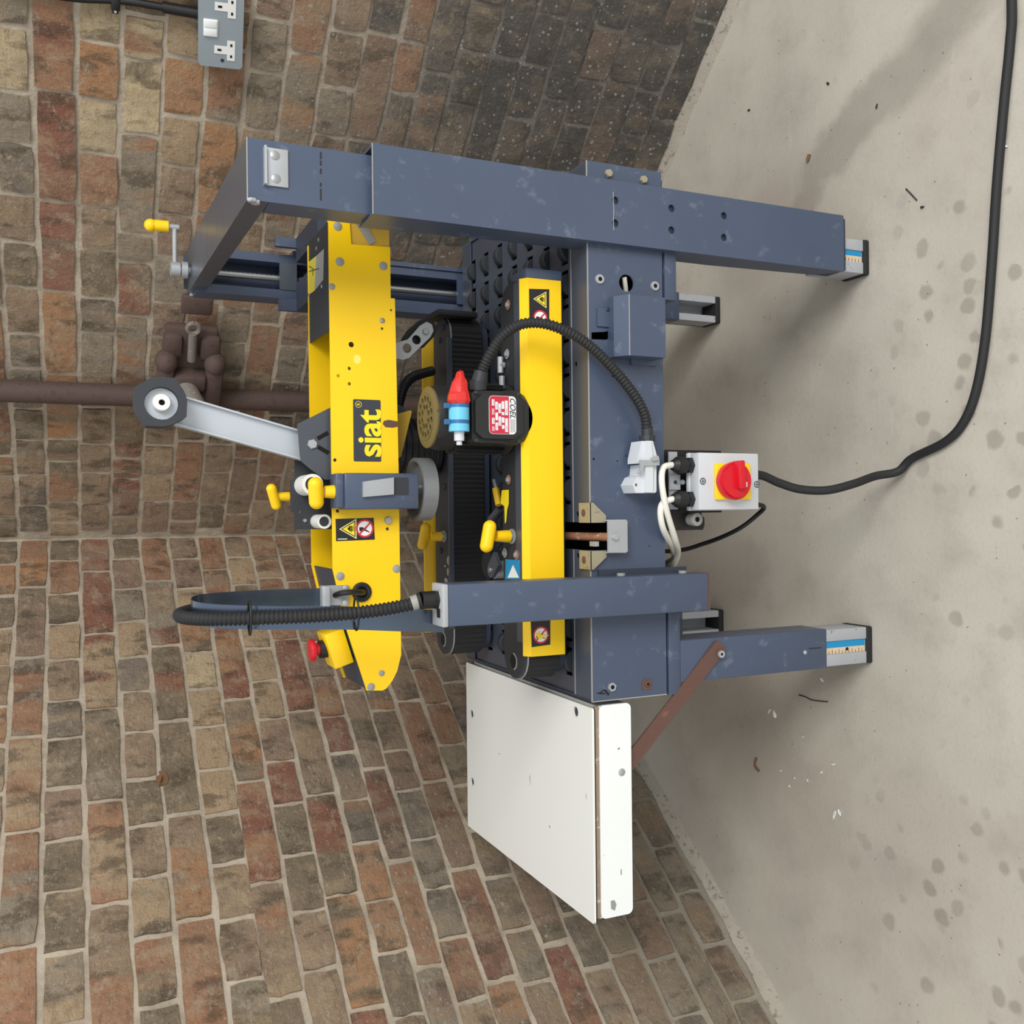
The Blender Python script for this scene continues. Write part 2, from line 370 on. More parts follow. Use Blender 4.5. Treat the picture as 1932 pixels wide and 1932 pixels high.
HINT = {'R': '1.23,1.23,r 1.17,1.21,R 1.11,1.21,o 1.04,1.21,R 0.99,1.21,R 0.91,1.22,R 0.83,1.21,R 0.77,1.22,k 0.7,1.22,R 0.62,1.21,o 1.26,1.15,c 1.18,1.15,o 1.08,1.15,c 0.97,1.15,r 0.87,1.15,b 0.77,1.15,k 0.67,1.15,d 1.25,1.09,c 1.22,1.08,r 1.17,1.09,c 1.11,1.08,c 1.04,1.08,o 1,1.08,g 0.95,1.08,o 0.9,1.08,k 0.83,1.08,R 0.76,1.08,k 0.7,1.08,R 1.25,1.02,t 1.18,1.02,o 1.08,1.02,t 0.98,1.01,b 0.87,1.02,p 0.76,1.02,g 0.66,1.01,p 1.18,0.96,g 1.12,0.95,r 1.09,0.95,t 1.03,0.95,o 0.97,0.95,o 0.72,0.95,r 1.26,0.89,g 1.17,0.89,g 1.29,0.83,r 1.17,0.81,o 0.89,0.82,r 1.2,1.28,c 1.09,1.28,g 0.98,1.28,d 0.88,1.28,b 0.76,1.28,k 0.67,1.28,b 0.85,0.77,p 1.15,0.78,g 0.58,1.21,o 0.54,1.21,r 0.58,1.29,d 0.58,1.15,g 0.58,1.08,g 0.54,1.08,r 0.4,1.22,o 0.33,1.22,b 0.36,1.15,b 0.23,1.15,b 0.38,1.09,R 0.33,1.08,k 0.27,1.08,R 0.11,1.07,R 0.17,1.22,r 0.07,1.22,t 0.21,1.28,b 0.12,1.29,d 0.12,1.15,b 0.3,1.01,b 0.2,1.01,t 0.1,1.01,p 0.25,0.94,r 0.14,0.94,r 0.06,0.93,p 0.31,0.88,b 0.22,0.87,b 0.25,0.81,b 0.16,0.79,p 0.23,0.74,r 0.73,0.95,r 0.68,0.88,g 0.61,0.8,r 0.27,1.34,r 0.39,1.33,k 0.54,1.28,d 0.31,1.28,g',
 'L': '0.16,1.34,o 0.27,1.34,k 0.11,1.3,o 0.17,1.3,r 0.25,1.29,p 0.34,1.29,k 0.4,1.29,r 0.48,1.29,r 0.52,1.3,d 0.56,1.29,r 0.62,1.3,r 0.67,1.3,c 0.75,1.3,r 0.79,1.3,t 0.85,1.3,r 0.04,1.22,k 0.16,1.22,r 0.27,1.22,k 0.39,1.22,t 0.5,1.23,b 0.6,1.23,d 0.7,1.23,k 0.83,1.23,p 0.92,1.23,k 0.01,1.15,p 0.1,1.15,R 0.21,1.15,R 0.29,1.15,R 0.35,1.15,g 0.41,1.15,t 0.49,1.15,R 0.54,1.15,g 0.58,1.15,R 0.64,1.16,g 0.73,1.16,k 0.84,1.16,t 0.92,1.16,r 0.05,1.07,k 0.17,1.08,p 0.28,1.08,g 0.39,1.08,t 0.5,1.08,d 0.62,1.08,b 0.73,1.09,b 0.85,1.09,k 0.93,1.09,b 0.03,1,r 0.11,1,r 0.19,1.01,r 0.24,1.01,g 0.32,1.01,R 0.42,1.01,R 0.49,1.01,k 0.57,1.01,R 0.66,1.02,k 0.73,1.01,k 0.9,1.02,o 0.04,0.93,b 0.15,0.93,p 0.49,0.95,c 0.6,0.95,t 0.72,0.95,t 0.81,0.95,t 0.93,0.95,k 0.02,0.86,r 0.11,0.87,r 0.42,0.87,R 0.48,0.87,o 0.57,0.87,R 0.65,0.88,o 0.71,0.88,k 0.79,0.88,r 0.9,0.89,R 0.98,0.89,r 0.05,0.79,b 0.16,0.8,t 0.43,0.8,t 0.56,0.81,t 0.72,0.81,p 0.83,0.82,R 0.94,0.82,k 0.19,0.72,r 0.42,0.73,r 0.49,0.73,R 0.6,0.74,R 0.71,0.74,k 0.68,0.69,R 0.61,0.67,o 0.97,0.86,r 1.08,0.87,r 1.05,0.82,k 1.22,0.84,b 0.74,0.73,b 0.81,0.75,b 0.95,0.75,R 1.01,0.76,k 1.08,0.76,o 1.17,0.76,o 1.27,0.76,k 0.79,0.68,b 0.91,0.68,d 1,0.68,o 1.13,0.7,o 1.25,0.7,k 0.72,0.6,b 0.87,0.61,p 0.99,0.62,R 1.09,0.63,o 1.22,0.64,r 1.29,0.64,g 0.7,0.55,k 0.82,0.56,p 0.92,0.55,g 1.02,0.55,d 1.12,0.55,g 1.17,0.56,d 1.23,0.56,r 1.31,0.57,b 0.66,0.47,r 0.78,0.48,r 0.87,0.48,R 0.98,0.49,p 1.08,0.49,R 1.18,0.49,R 1.24,0.49,r 1.31,0.5,b 1.13,0.44,k 1.18,0.45,d 1.26,0.42,g 1.34,0.44,b 1.22,0.37,p 1.3,0.38,r 1.36,0.36,R 1.37,0.5,o'}
BC = {k: tuple(a*.82+b*.18 for a, b in zip(v, (152, 132, 110))) if k not in 'D' else v for k, v in BC.items()}
HINT = {k: [(float(a), float(b), c) for a, b, c in (h.split(',') for h in v.split())] for k, v in HINT.items()}
JZ = [1.735, 1.665, 1.597, 1.53, 1.46, 1.39, 1.322, 1.257, 1.188, 1.118, 1.05, .98, .911, .845, .779, .712, .65, .595, .533, .469, .404, .342, .281, .213, .142, .083, .019]
def brick_mesh(L, h, nx, nz, seed):
    """weathered brick: uneven face, worn arrises"""
    g = random.Random(seed); bm = bmesh.new(); d = .028; grid = []
    for j in range(nz+1):
        row = []
        for i in range(nx+1):
            ex, ez = i in (0, nx), j in (0, nz)
            x = L*(i/nx-.5)+g.uniform(-1, 1)*(.0022 if ex else .003); z = h*(j/nz-.5)+g.uniform(-1, 1)*(.0021 if ez else .002)
            y = (-.0008 if ex or ez else -.0024)+g.uniform(-1, 1)*.0007
            if ex and ez: x *= .99; z *= .96; y += .0004
            row.append(bm.verts.new((x, y, z)))
        grid.append(row)
    for j in range(nz):
        for i in range(nx): bm.faces.new((grid[j][i], grid[j][i+1], grid[j+1][i+1], grid[j+1][i]))
    rim = grid[0]+[r[-1] for r in grid[1:-1]]+grid[-1][::-1]+[r[0] for r in grid[1:-1]][::-1]
    back = [bm.verts.new((v.co.x, d, v.co.z)) for v in rim]
    for q in range(len(rim)): bm.faces.new((rim[q], back[q], back[(q+1) % len(rim)], rim[(q+1) % len(rim)]))
    bmesh.ops.recalc_face_normals(bm, faces=bm.faces[:])
    for f in bm.faces: f.smooth = True
    for e in bm.edges:
        if len(e.link_faces) != 2 or e.calc_face_angle(0) > math.radians(50): e.smooth = False
    me = bpy.data.meshes.new('brick'); bm.to_mesh(me); bm.free(); return me
REF = {'S': .205, 'H': .1}
BM = {(k, q): brick_mesh(REF[k], .058, 5 if k == 'S' else 4, 3, q*7+ord(k)) for k in 'SH' for q in range(10)}
def brick_wall(side, name):
    a, b = W(side, -.0, -.012, 0), W(side, 2.3, -.012, 0)
    L = 2.3; n = WN[side]
    mb = MB(); q = [W(side, -.06, -.008, 0), W(side, L, -.008, 0), W(side, L, -.2, 0), W(side, -.06, -.2, 0)]
    mb.plate([(p.x, p.y) for p in q], [], 'XY', 0, 1.74)
    # hand-struck mortar: an uneven skin that laps over the brick arrises here and there
    ns, nz = 190, 145; G = []
    for j in range(nz+1):
        row = []
        for i in range(ns+1):
            ss, zz = -.05+(L+.05)*i/ns, 1.74*j/nz; v = Vector((ss, zz, 3.1 if side == 'R' else 9.7))
            row.append(mb.bm.verts.new(W(side, ss, -.0012+.0026*mnoise.noise(v*38)+.0011*mnoise.noise(v*120), zz)))
        G.append(row)
    for j in range(nz):
        for i in range(ns): mb.bm.faces.new((G[j][i], G[j][i+1], G[j+1][i+1], G[j+1][i]))
    w = mb.build(name, 'mortar_'+side); tag(w, kind='structure')
    ang = math.atan2(WD[side].y, WD[side].x) if side == 'R' else math.atan2(-WD[side].y, -WD[side].x)
    pitch = {'H': .1, 'S': .2} if side == 'R' else {'H': .1135, 'S': .227}
    start = {'H': .023, 'S': .075} if side == 'R' else {'H': .092, 'S': .134}
    far = MB(); cnt = 0; lay = far.bm.verts.layers.float_color.new('brick_colour')
    for ci in range(len(JZ)-1):
        z1, z0 = JZ[ci], JZ[ci+1]; kind = 'S' if ((ci % 2 == 1) == (side == 'R')) else 'H'
        p = pitch[kind]; s = start[kind]-p*math.ceil(start[kind]/p); s += (.05 if kind == 'S' and (ci//2) % 2 else 0)
        joints = []
        while s < L: joints.append(s+rnd.uniform(-.007, .007)); s += p
        if kind == 'S' and side == 'R' and z0 > .9:     # this wall breaks some stretchers into closers
            joints = sorted(joints+[j+p*.66 for j in joints if rnd.random() < .3])
        for s0, s1 in zip(joints, joints[1:]):
            s0 = max(s0, .006)
            if s1-s0 < .025: continue
            g = rnd.uniform(.0038, .0058); sm = (s0+s1)/2; zm = (z0+z1)/2; zj = rnd.uniform(-.0015, .0015)
            wdt, hgt = s1-s0-2*g, z1-z0-2*rnd.uniform(.004, .0056)
            sag = .0 if side == 'R' else .016*max(0, sm-.55)*(1 if zm < .9 else 0)
            c = W(side, sm, rnd.uniform(.0002, .003), zm+zj+sag)
            k = 'S' if wdt > .14 else 'H'
            inside = sm < 1.66 and zm < 1.47
            if not inside:
                sgn = -1 if side == 'R' else 1
                far.xf = Matrix.Translation(c) @ Matrix.Rotation(ang, 4, 'Z'); far.box(-wdt/2, wdt/2, -.0015, .02, -hgt/2, hgt/2)
                far.bm.verts.ensure_lookup_table(); cc = lin(BC[rnd.choice('DDDd' if side == 'R' and zm < .7 else 'rRobtgkp')])
                for v in far.bm.verts[-8:]: v[lay] = cc
                continue
            o = link('brick', BM[(k, rnd.randrange(10))], c, w); cnt += 1
            o.rotation_euler = (0, 0, ang); o.scale = (wdt/REF[k], 1, hgt/.058)
            near = sorted(((abs(hs-sm), cc) for hs, hz, cc in HINT[side] if z0-.008 <= hz <= z1+.008 and s0-.02 <= hs <= s1+.02))
            dark = side == 'R' and zm < .78-.12*rnd.random() and sm > .3
            if near: c1 = near[0][1]; c2 = near[1][1] if len(near) > 1 else (rnd.choice('bgkpt') if kind == 'S' else c1)
            elif dark: c1 = rnd.choice('DDDDdp' if zm < .6 else 'DdppbDr'); c2 = rnd.choice('DDd' if zm < .55 else 'Ddpr')
            elif side == 'R': c1 = rnd.choice('rrbgpot' if kind == 'S' else 'bgtpgb'); c2 = rnd.choice('bgkr')
            else:
                low = zm < .42
                c1 = rnd.choice('gbgpgd' if low else ('rrRobk' if kind == 'S' else 'btgkbo')); c2 = rnd.choice('gdb' if low else 'bkgrt')
            jit = 1.3+rnd.uniform(-.13, .13)
            o.color = tuple(min(1, v*jit) for v in lin(BC[c1])[:3])+(1,)
            o['tint'] = tuple(min(1, v*1.25) for v in lin(BC[c2])[:3])
            mk = 'brick_painted' if side == 'R' and zm < .5 and sm > .5 else 'brick_speck' if (side == 'R' and zm < .85) or (side == 'L' and zm < .7) else 'brick'
            MATS.append((o, mk))
    if len(far.bm.verts): far.build('outer_bricks', 'far_brick', w)['kind'] = 'stuff'
    # worn mortar fillet where wall meets floor
    f = MB(); pts = []
    for q in range(47):
        s = q*.05
        pts.append((W(side, s, .0, .022+rnd.uniform(-.005, .004)), W(side, s, .006+rnd.uniform(-.002, .003), .009), W(side, s, .015+rnd.uniform(-.004, .005), -.002)))
    vv = [[f.bm.verts.new(p) for p in row] for row in pts]
    for a_, b_ in zip(vv, vv[1:]):
        for k in range(2): f.bm.faces.new((a_[k], b_[k], b_[k+1], a_[k+1]))
    t = f.build('trim_1' if side == 'L' else 'trim_2', 'fillet'); tag(t, kind='structure')
    return w
mat('far_brick', (134, 108, 86), .9, var=.2, scale=6, bump=.002)
_n = NT(M['far_brick']); _a = _n.new('ShaderNodeVertexColor', layer_name='brick_colour')
_p = _n.new('ShaderNodeNewGeometry').outputs['Position']
_c = _n.mix(_n.math('MULTIPLY', _n.ramp(_n.noise(_p, 34, 8, .75), .5, .66), .5), _a.outputs[0], lin((180, 162, 138)))
_c = _n.mix(_n.math('MULTIPLY', _n.ramp(_n.noise(_p, 26, 7, .7), .5, .7), .5), _c, lin((100, 90, 78)))
_n.link(_c, _n.b.inputs['Base Color'])
mat('fillet', (168, 160, 146), .9, var=.2, wear=(110, 104, 96), wearamt=.3, scale=20, bump=.003)
MATS = []
wl = brick_wall('L', 'wall_left'); wr = brick_wall('R', 'wall_right')
for me in BM.values(): me.materials.append(M['brick'])
for o, mk in MATS:
    if mk != 'brick': o.material_slots[0].link = 'OBJECT'; o.material_slots[0].material = M[mk]
#@@MACHINE
# ------------------------------------------------------------------ the carton sealing machine
mc = thing('carton_sealing_machine', (.1, 1.44, 0), 'yellow and slate blue carton sealing machine with a white infeed table on the concrete floor', 'machine')
def A(*k, **kw): return at(*k, **kw)
def xz(px, Y): return [(p.x, p.z) for p in (at(a, b, Y=Y) for a, b in px)]

# --- bed
PX0, PX1, BF, BB, BT = -.272, .5, 1.2, 1.68, .531
bigh = at(1182, 534, Y=BF); slotpx = [(1116, 627), (1141, 626), (1167, 619), (1169, 633), (1142, 641), (1116, 640)]
o_ = [(PX0, .405), (PX1, .405), (PX1, BT), (-.016, BT), (-.016, .498), (-.056, .498), (-.056, BT), (PX0, BT)]
fp = MB().plate(o_, [circ(bigh.x, bigh.z, .0125, 20), xz(slotpx, BF)], 'XZ', BF, BF+.003).build('front_panel', 'blue', mc)
for px, py in ((1131, 527), (1235, 540)):
    p = at(px, py, Y=BF); w = MB().lathe([(.0032, .0025), (.0065, .0025), (.0072, .001), (.0072, 0)], p, (0, -1, 0), 20).build('washer', 'zinc', fp); MB().cyl(p+Vector((0, -.0012, 0)), p+Vector((0, .001, 0)), .0032).build('bolt_socket', 'hole', fp)
p = at(1154, 1296, Y=BF); MB().lathe([(.0035, .003), (.0065, .003), (.0068, 0)], p, (0, -1, 0), 6).build('rivet_nut', 'zinc', fp); MB().cyl(p, p+Vector((0, -.001, 0)), .0036).build('nut_hole', 'hole', fp)
p = at(1220, 1290, Y=BF); MB().plate([(p.x-.008, p.z-.008), (p.x+.006, p.z-.008), (p.x+.008, p.z+.004), (p.x+.001, p.z+.009), (p.x-.008, p.z+.007)], [], 'XZ', BF, BF-.0015).build('rust_patch', 'rust', fp)
bolt(p+Vector((0, -.0012, 0)), .005, fp, 'rust'); MB().cyl(p+Vector((0, -.0045, 0)), p, .0022).build('bolt_socket', 'hole', fp)
for px, py in ((1147, 328), (1213, 340)): bolt(at(px, py, Y=BF), .0062, fp, 'brass_plate', .005)
for px, py, r in ((1120, 866, .0017), (1165, 870, .0012), (1156, 710, .0014), (1181, 860, .0012), (1225, 1030, .001)): dome(at(px, py, Y=BF), r, fp, 'hole', .0006, name='small_rivet')
mk = MB()
for st in ([(1126, 1307), (1127, 1309), (1141, 1310), (1141, 1307)], [(1138, 1301), (1143, 1301), (1150, 1309), (1148, 1312), (1146, 1312)], [(1138, 1301), (1141, 1301), (1133, 1308), (1130, 1308)]): mk.plate(xz(st, BF), [], 'XZ', BF-.0001, BF-.0005)
mk.build('marker_mark', 'label_black', fp)
MB().plate([(BF+.003, .405), (BB-.003, .405), (BB-.003, BT), (BF+.003, BT)], [], 'YZ', PX0, PX0+.003).build('end_panel', 'blue_dark', mc)
MB().plate([(BF+.003, .405), (BB-.003, .405), (BB-.003, BT), (BF+.003, BT)], [], 'YZ', PX1-.003, PX1).build('end_panel', 'blue', mc)
MB().box(PX0, PX1, BB-.003, BB, .405, BT).build('rear_panel', 'blue', mc)
lipn = [(PX0+.003, BF+.003), (-.056, BF+.003), (-.056, 1.25), (PX0+.003, 1.25)]
MB().plate(lipn, [circ(-.065, 1.238, .004, 12)], 'XY', BT-.002, BT).build('bed_lip', 'bed_blue', mc)
lip = MB().plate([(-.016, BF+.003), (PX1-.003, BF+.003), (PX1-.003, 1.25), (-.016, 1.25)], [circ(-.004, 1.238, .004, 12), circ(.215, 1.238, .004, 12)], 'XY', BT-.002, BT)
lip.build('bed_lip', 'bed_blue', mc); MB().box(PX0+.003, PX1-.003, BB-.04, BB-.003, BT-.002, BT).build('bed_lip', 'bed_blue', mc)
ed = MB().box(PX0+.003, -.056, 1.249, 1.2505, BT-.006, BT+.0008).box(-.016, PX1-.003, 1.249, 1.2505, BT-.006, BT+.0008).box(PX0, -.056, BF-.0006, BF+.001, BT-.001, BT+.0006).box(-.016, PX1, BF-.0006, BF+.001, BT-.001, BT+.0006).box(PX0-.0006, PX0+.001, BF-.0006, BF+.001, .405, BT)
ed.build('pale_edge', 'chip_grey', mc)  # pale grey strips paint the bright highlight along the bed edges
WX = [.4412-.0512*k for k in range(14)]; WY = [1.276+.06*j for j in range(7)]
slots = [[(x-.021, y-.011), (x+.021, y-.011), (x+.021, y+.011), (x-.021, y+.011)] for x in WX for y in WY if not (abs(x+.036) < .045 and y < 1.3)]
bp = MB().plate([(PX0+.003, 1.2505), (-.056, 1.2505), (-.056, 1.3), (-.016, 1.3), (-.016, 1.2505), (PX1-.003, 1.2505), (PX1-.003, BB-.04), (PX0+.003, BB-.04)], slots, 'XY', BT-.0065, BT-.0035).build('bed_plate', 'bed_blue', mc)
wm = None
for x in WX:
    for y in WY:
        if abs(x+.036) < .045 and y < 1.3: continue
        if wm is None:
            o = MB().lathe([(.004, -.008), (.016, -.008), (.0175, -.006), (.0175, .006), (.016, .008), (.004, .008)], (x, y, .5205), (0, 1, 0), 14).build('skate_wheel', 'charcoal', bp); wm = o.data
        else: link('skate_wheel', wm, (x, y, .5205), bp)
MB().box(PX0+.01, PX1-.01, BF+.02, BB-.02, .46, .464).build('bed_tray', 'black', mc)
for nm, b in (('front_rail', (PX0-.002, -.13, BF, BF+.045, .38, .4005)), ('front_rail', (.312, .468, BF, BF+.045, .38, .4005)), ('rear_rail', (PX0-.002, PX1, BB-.045, BB, .38, .4005)), ('side_rail', (PX0-.002, PX0+.04, BF+.045, BB-.045, .38, .4005)), ('side_rail', (PX1-.042, PX1, BF+.045, BB-.045, .38, .4005))):
    MB().box(*b, bev=.0012).build(nm, 'blue', mc)
MB().box(PX0+.01, -.14, BF+.006, BB-.006, .4, .4052).build('gap_shade', 'black', mc); MB().box(.32, PX1-.01, BF+.006, BB-.006, .4, .4052).build('gap_shade', 'black', mc)  # black slabs stand in for the shade in the gap above the rails

# --- legs
def leg(x0, x1, yf, yb, open_front, outer_bottom, scale_label, rough_top=.38):
    if outer_bottom < .3:
        L = MB().box(x0, x1, yf, yb, outer_bottom, rough_top, bev=.002).build('leg', 'blue', mc)
    else: L = mc
    e0, e1 = x0+.002, x1-.002
    if open_front:
        m = MB().box(e0, e0+.013, yf+.002, yb-.004, .012, .3).box(e1-.013, e1, yf+.002, yb-.004, .012, .3).box(e0, e1, yb-.008, yb-.004, .012, .3)
    else:
        m = MB().box(e0, e0+.019, yf+.002, yb-.004, .012, .3, bev=.001).box(e1-.019, e1, yf+.002, yb-.004, .012, .3, bev=.001).box(e0+.019, e1-.019, yf+.005, yb-.006, .012, .3)
    ext = m.build('leg_extension', 'leg_grey', L)
    MB().box(e0-.001, e1+.001, yf, yb-.002, 0, .012, bev=.003).build('rubber_foot', 'rubber', L)
    if scale_label and L is not mc:
        xm = (e0+e1)/2
        MB().box(xm-.0005, e1-.0192, yf+.0042, yf+.0052, .014, .3).build('scale_strip', 'sticker_blue', L)
        MB().box(e0+.0192, xm-.0005, yf+.0042, yf+.0052, .014, .3).build('scale_strip', 'scale_cream', L)
        t = MB()
        for k in range(14): t.box(e0+.0195, e0+.0195+(.006 if k % 2 else .004), yf+.0037, yf+.0042, .02+k*.007, .0206+k*.007)
        t.build('scale_marks', 'label_black', L)
        dome((xm-.004, yf+.004, .052), .0028, L, 'hole', .001, name='scale_pin')
    return L
mat('scale_cream', (214, 190, 158), .6, wear=(160, 120, 80), wearamt=.1, scale=40)
lf = leg(-.257, -.194, 1.2, 1.262, False, .098, True)
leg(-.257, -.202, 1.6, 1.655, True, .1, False)
leg(.378, .434, 1.6, 1.655, True, .1, False)
dome(at(1519, 1231, Y=1.2), .0035, lf, 'zinc', .002)
MB().box(-.2235, -.2225, 1.1993, 1.2, .11, .135).build('marker_mark', 'label_black', lf)

# --- front column with its cover, rear column, top beam
CY = 1.185
hp = [(1161, 378), (1161, 421), (1267, 393), (1267, 434), (1366, 407), (1366, 448)]
hl = [circ(q.x, q.z, .0056, 14) for q in (at(a, b, Y=CY) for a, b in hp)]
cv = MB().plate([(.3815, .068), (.4715, .068), (.4715, .85), (.3815, .85)], hl, 'XZ', CY, CY+.003)
cv.plate([(CY+.003, .068), (1.222, .098), (1.236, .3), (1.236, .69), (1.25, .85), (CY+.003, .85)], [], 'YZ', .3815, .3845)
cv.plate([(CY+.003, .068), (1.222, .098), (1.236, .3), (1.236, .69), (1.25, .85), (CY+.003, .85)], [], 'YZ', .4685, .4715)
cov = cv.build('column_cover', 'blue', mc); cov['label'] = 'tall slate blue cover of the front column with six holes'
MB().box(.385, .468, 1.19, 1.232, .06, .79).build('column_core', 'blue_dark', cov)
MB().box(.3815, .4715, CY-.0006, CY+.001, .8494, .8506).build('pale_edge', 'chip_grey', cov)  # thin pale grey strip along the cover's top edge
sc_ = MB()
pz = [at(1157, 362, Y=CY), at(1157, 380, Y=CY), at(1158, 398, Y=CY), at(1157, 418, Y=CY), at(1158, 435, Y=CY)]
sc_.tube([q+Vector((0, -.0002, 0)) for q in pz], .0006, 5); sc_.build('paint_scratch', 'chip_grey', cov)
fe = MB().box(.3865, .405, 1.2, 1.25, .012, .09, bev=.001).box(.4235, .4415, 1.2, 1.25, .012, .09, bev=.001).box(.405, .4235, 1.203, 1.247, .012, .09).build('leg_extension', 'leg_grey', cov)
MB().box(.385, .443, 1.198, 1.252, 0, .012, bev=.003).build('rubber_foot', 'rubber', cov)
MB().box(.4145, .4235, 1.2022, 1.203, .014, .09).build('scale_strip', 'sticker_blue', cov); MB().box(.405, .4145, 1.2022, 1.203, .014, .09).build('scale_strip', 'scale_cream', cov)
t = MB()
for k in range(6): t.box(.4055, .4105, 1.2017, 1.2022, .02+k*.007, .0206+k*.007)
t.build('scale_marks', 'label_black', cov)
ic = MB().box(.385, .461, 1.2, 1.203, .79, 1.0035).box(.385, .388, 1.203, 1.235, .79, .977).box(.458, .461, 1.203, 1.235, .79, .977).box(.389, .457, 1.2345, 1.26, .79, .975).build('inner_column', 'blue', mc)
sm = MB()
for a, b in ((287, 300), (303, 312), (318, 328), (345, 352), (356, 378)):
    q0, q1 = at(605, a, Y=1.2), at(605, b, Y=1.2); sm.box(q1.x, q0.x, 1.1994, 1.2, q0.z-.0009, q0.z+.0009)
sm.build('seam_line', 'label_black', ic)
gp = MB().box(.4045, .4515, 1.197, 1.2, .954, .981, bev=.0008).box(.4045, .4515, 1.191, 1.2, .981, .984).build('bracket_plate', 'zinc', ic)
for px, py in ((519, 293), (521, 337)): dome(at(px, py, Y=1.197), .0058, gp, 'steel', .0015, name='rivet')
BZ0, BZ1 = 1.0035, 1.017
bm_ = MB(); vs = []
for y, z in ((1.2032, BZ0), (1.76, BZ1)):
    vs.append([bm_.bm.verts.new(q) for q in ((.385, y, z), (.461, y, z), (.461, y, z-.026), (.385, y, z-.026))])
for k in range(4): bm_.bm.faces.new((vs[0][k], vs[0][(k+1) % 4], vs[1][(k+1) % 4], vs[1][k]))
bm_.bm.faces.new(vs[0][::-1]); bm_.bm.faces.new(vs[1])
tb = bm_.build('top_beam', 'slate', mc)
MB().box(.3846, .4612, 1.1995, 1.2005, 1.0028, 1.0042).build('pale_edge', 'chip_grey', tb)  # thin pale grey strip along the beam's front top edge
for px, py in ((475, 375), (482, 379)): bolt(at(px, py, X=.385), .006, tb, 'zinc', .004, (-1, 0, 0))
bolt((.385, 1.748, 1.008), .006, tb, 'zinc', .004, (-1, 0, 0))
MB().box(.395, .452, 1.755, 1.762, .985, 1.022).build('beam_end', 'slate', tb)
RY = 1.70
rc = MB().box(.379, .394, RY, RY+.05, .4, 1.008).box(.441, .456, RY, RY+.05, .4, 1.008).box(.379, .456, RY+.045, RY+.05, .4, 1.008)
rc = rc.build('rear_column', 'blue', mc); rc['label'] = 'open rear column with the lead screw inside'
rv = MB().box(.3715, .3795, RY-.004, RY+.05, .5, .845).box(.4555, .4635, RY-.004, RY+.05, .5, .845).build('column_cover', 'blue', rc)
P_ = [(.4175, RY+.018, .52+.004*k) for k in range(120)]
MB().tube(P_, lambda q: .0062 if q % 2 else .0054, 10).build('lead_screw', 'steel', rc)
MB().box(.394, .441, RY-.002, RY+.004, .838, .868).box(.404, .431, RY+.004, RY+.03, .842, .864).build('screw_nut_block', 'slate', rc)
MB().box(.394, .441, RY-.006, RY, .5, .536).build('column_foot', 'blue', rc)
cr = MB().cyl((.4175, RY+.018, .995), (.4175, RY+.018, 1.046), .007).cyl((.4175, RY+.018, 1.02), (.4175, RY+.018, 1.03), .014).cyl((.4175, RY+.018, 1.032), (.4175, RY+.018, 1.047), .0125)
cr = cr.cyl((.4175, RY+.018, 1.04), (.489, RY+.018, 1.04), .0038, seg=10).cyl((.489, RY+.018, 1.033), (.489, RY+.018, 1.05), .005).build('crank_arm', 'zinc', rc)
MB().cyl((.489, RY+.018, 1.05), (.4885, RY+.018, 1.072), .0092).ball((.488, RY+.018, 1.078), .0105).build('crank_knob', 'yellow', rc)
MB().box(.352, .372, RY-.03, RY-.02, .825, .875).build('carriage_wing', 'blue', rc); MB().box(.462, .478, RY-.03, RY-.02, .83, .88).build('carriage_wing', 'blue', rc)
MB().box(.352, .4, 1.505, RY-.03, .775, .845).build('carriage_arm', 'blue_dark', rc); MB().box(.436, .478, 1.51, RY-.03, .78, .845).build('carriage_arm', 'blue_dark', rc)
MB().box(.444, .47, 1.26, 1.4, .775, .838).build('carriage_block', 'blue_dark', ic)

# --- sealing head
HF, HB = 1.375, 1.505
out = [(.429, .8645), (.429, .829), (.394, .827), (.396, .768), (.32, .768), (.32, .7615), (.07, .7585), (-.104, .758), (-.211, .7575), (-.235, .764), (-.2493, .7719), (-.2595, .781), (-.2622, .7868), (-.2601, .8109), (-.1704, .8393), (-.0809, .8595), (-.0233, .8596), (.422, .8605)]
hh = [(721, 620, .0022), (738, 585, .0018), (663, 650, .0042), (659, 695, .0026), (638, 709, .0026), (659, 724, .0026), (632, 868, .0026), (637, 964, .0026), (731, 998, .0026), (682, 1117, .0125)]
hd = MB().plate(out, [circ(q.x, q.z, r, 12) for q, r in ((at(a, b, Y=HF), r) for a, b, r in hh)], 'XZ', HF, HF+.003).build('head_front_plate', 'yellow', mc)
hd['label'] = 'long yellow front plate of the sealing head with black lettering panel'
rear = [(min(x, .421), z+.002) for x, z in out]
MB().plate(rear, [], 'XZ', HB, HB-.003).build('head_rear_plate', 'yellow', mc)
for px, py, r in ((637, 427, .0065), (641, 494, .0065), (723, 502, .0065), (626, 541, .0048), (642, 1087, .0062), (748, 1073, .0062), (720, 1270, .0045), (700, 1296, .0058)): dome(at(px, py, Y=HF), r, hd, 'chip_grey', .0022)
dome(at(721, 605, Y=HF), .0042, hd, 'brass_plate', .002); bolt(at(731, 982, Y=HF), .0058, hd, 'zinc', .006)
# rust chip and pale dab
MB().plate(xz([(724, 794), (733, 792), (750, 795), (750, 805), (742, 807), (727, 806), (722, 800)], HF), [], 'XZ', HF, HF-.0003).build('rust_chip', 'rust', hd)
mat('pale_yellow', (252, 224, 110), .5)
q = at(674, 678, Y=HF); MB().plate([(q.x+.007*math.cos(k*.524), q.z+.0055*math.sin(k*.524)) for k in range(12)], [], 'XZ', HF, HF-.0002).build('pale_dab', 'pale_yellow', hd)
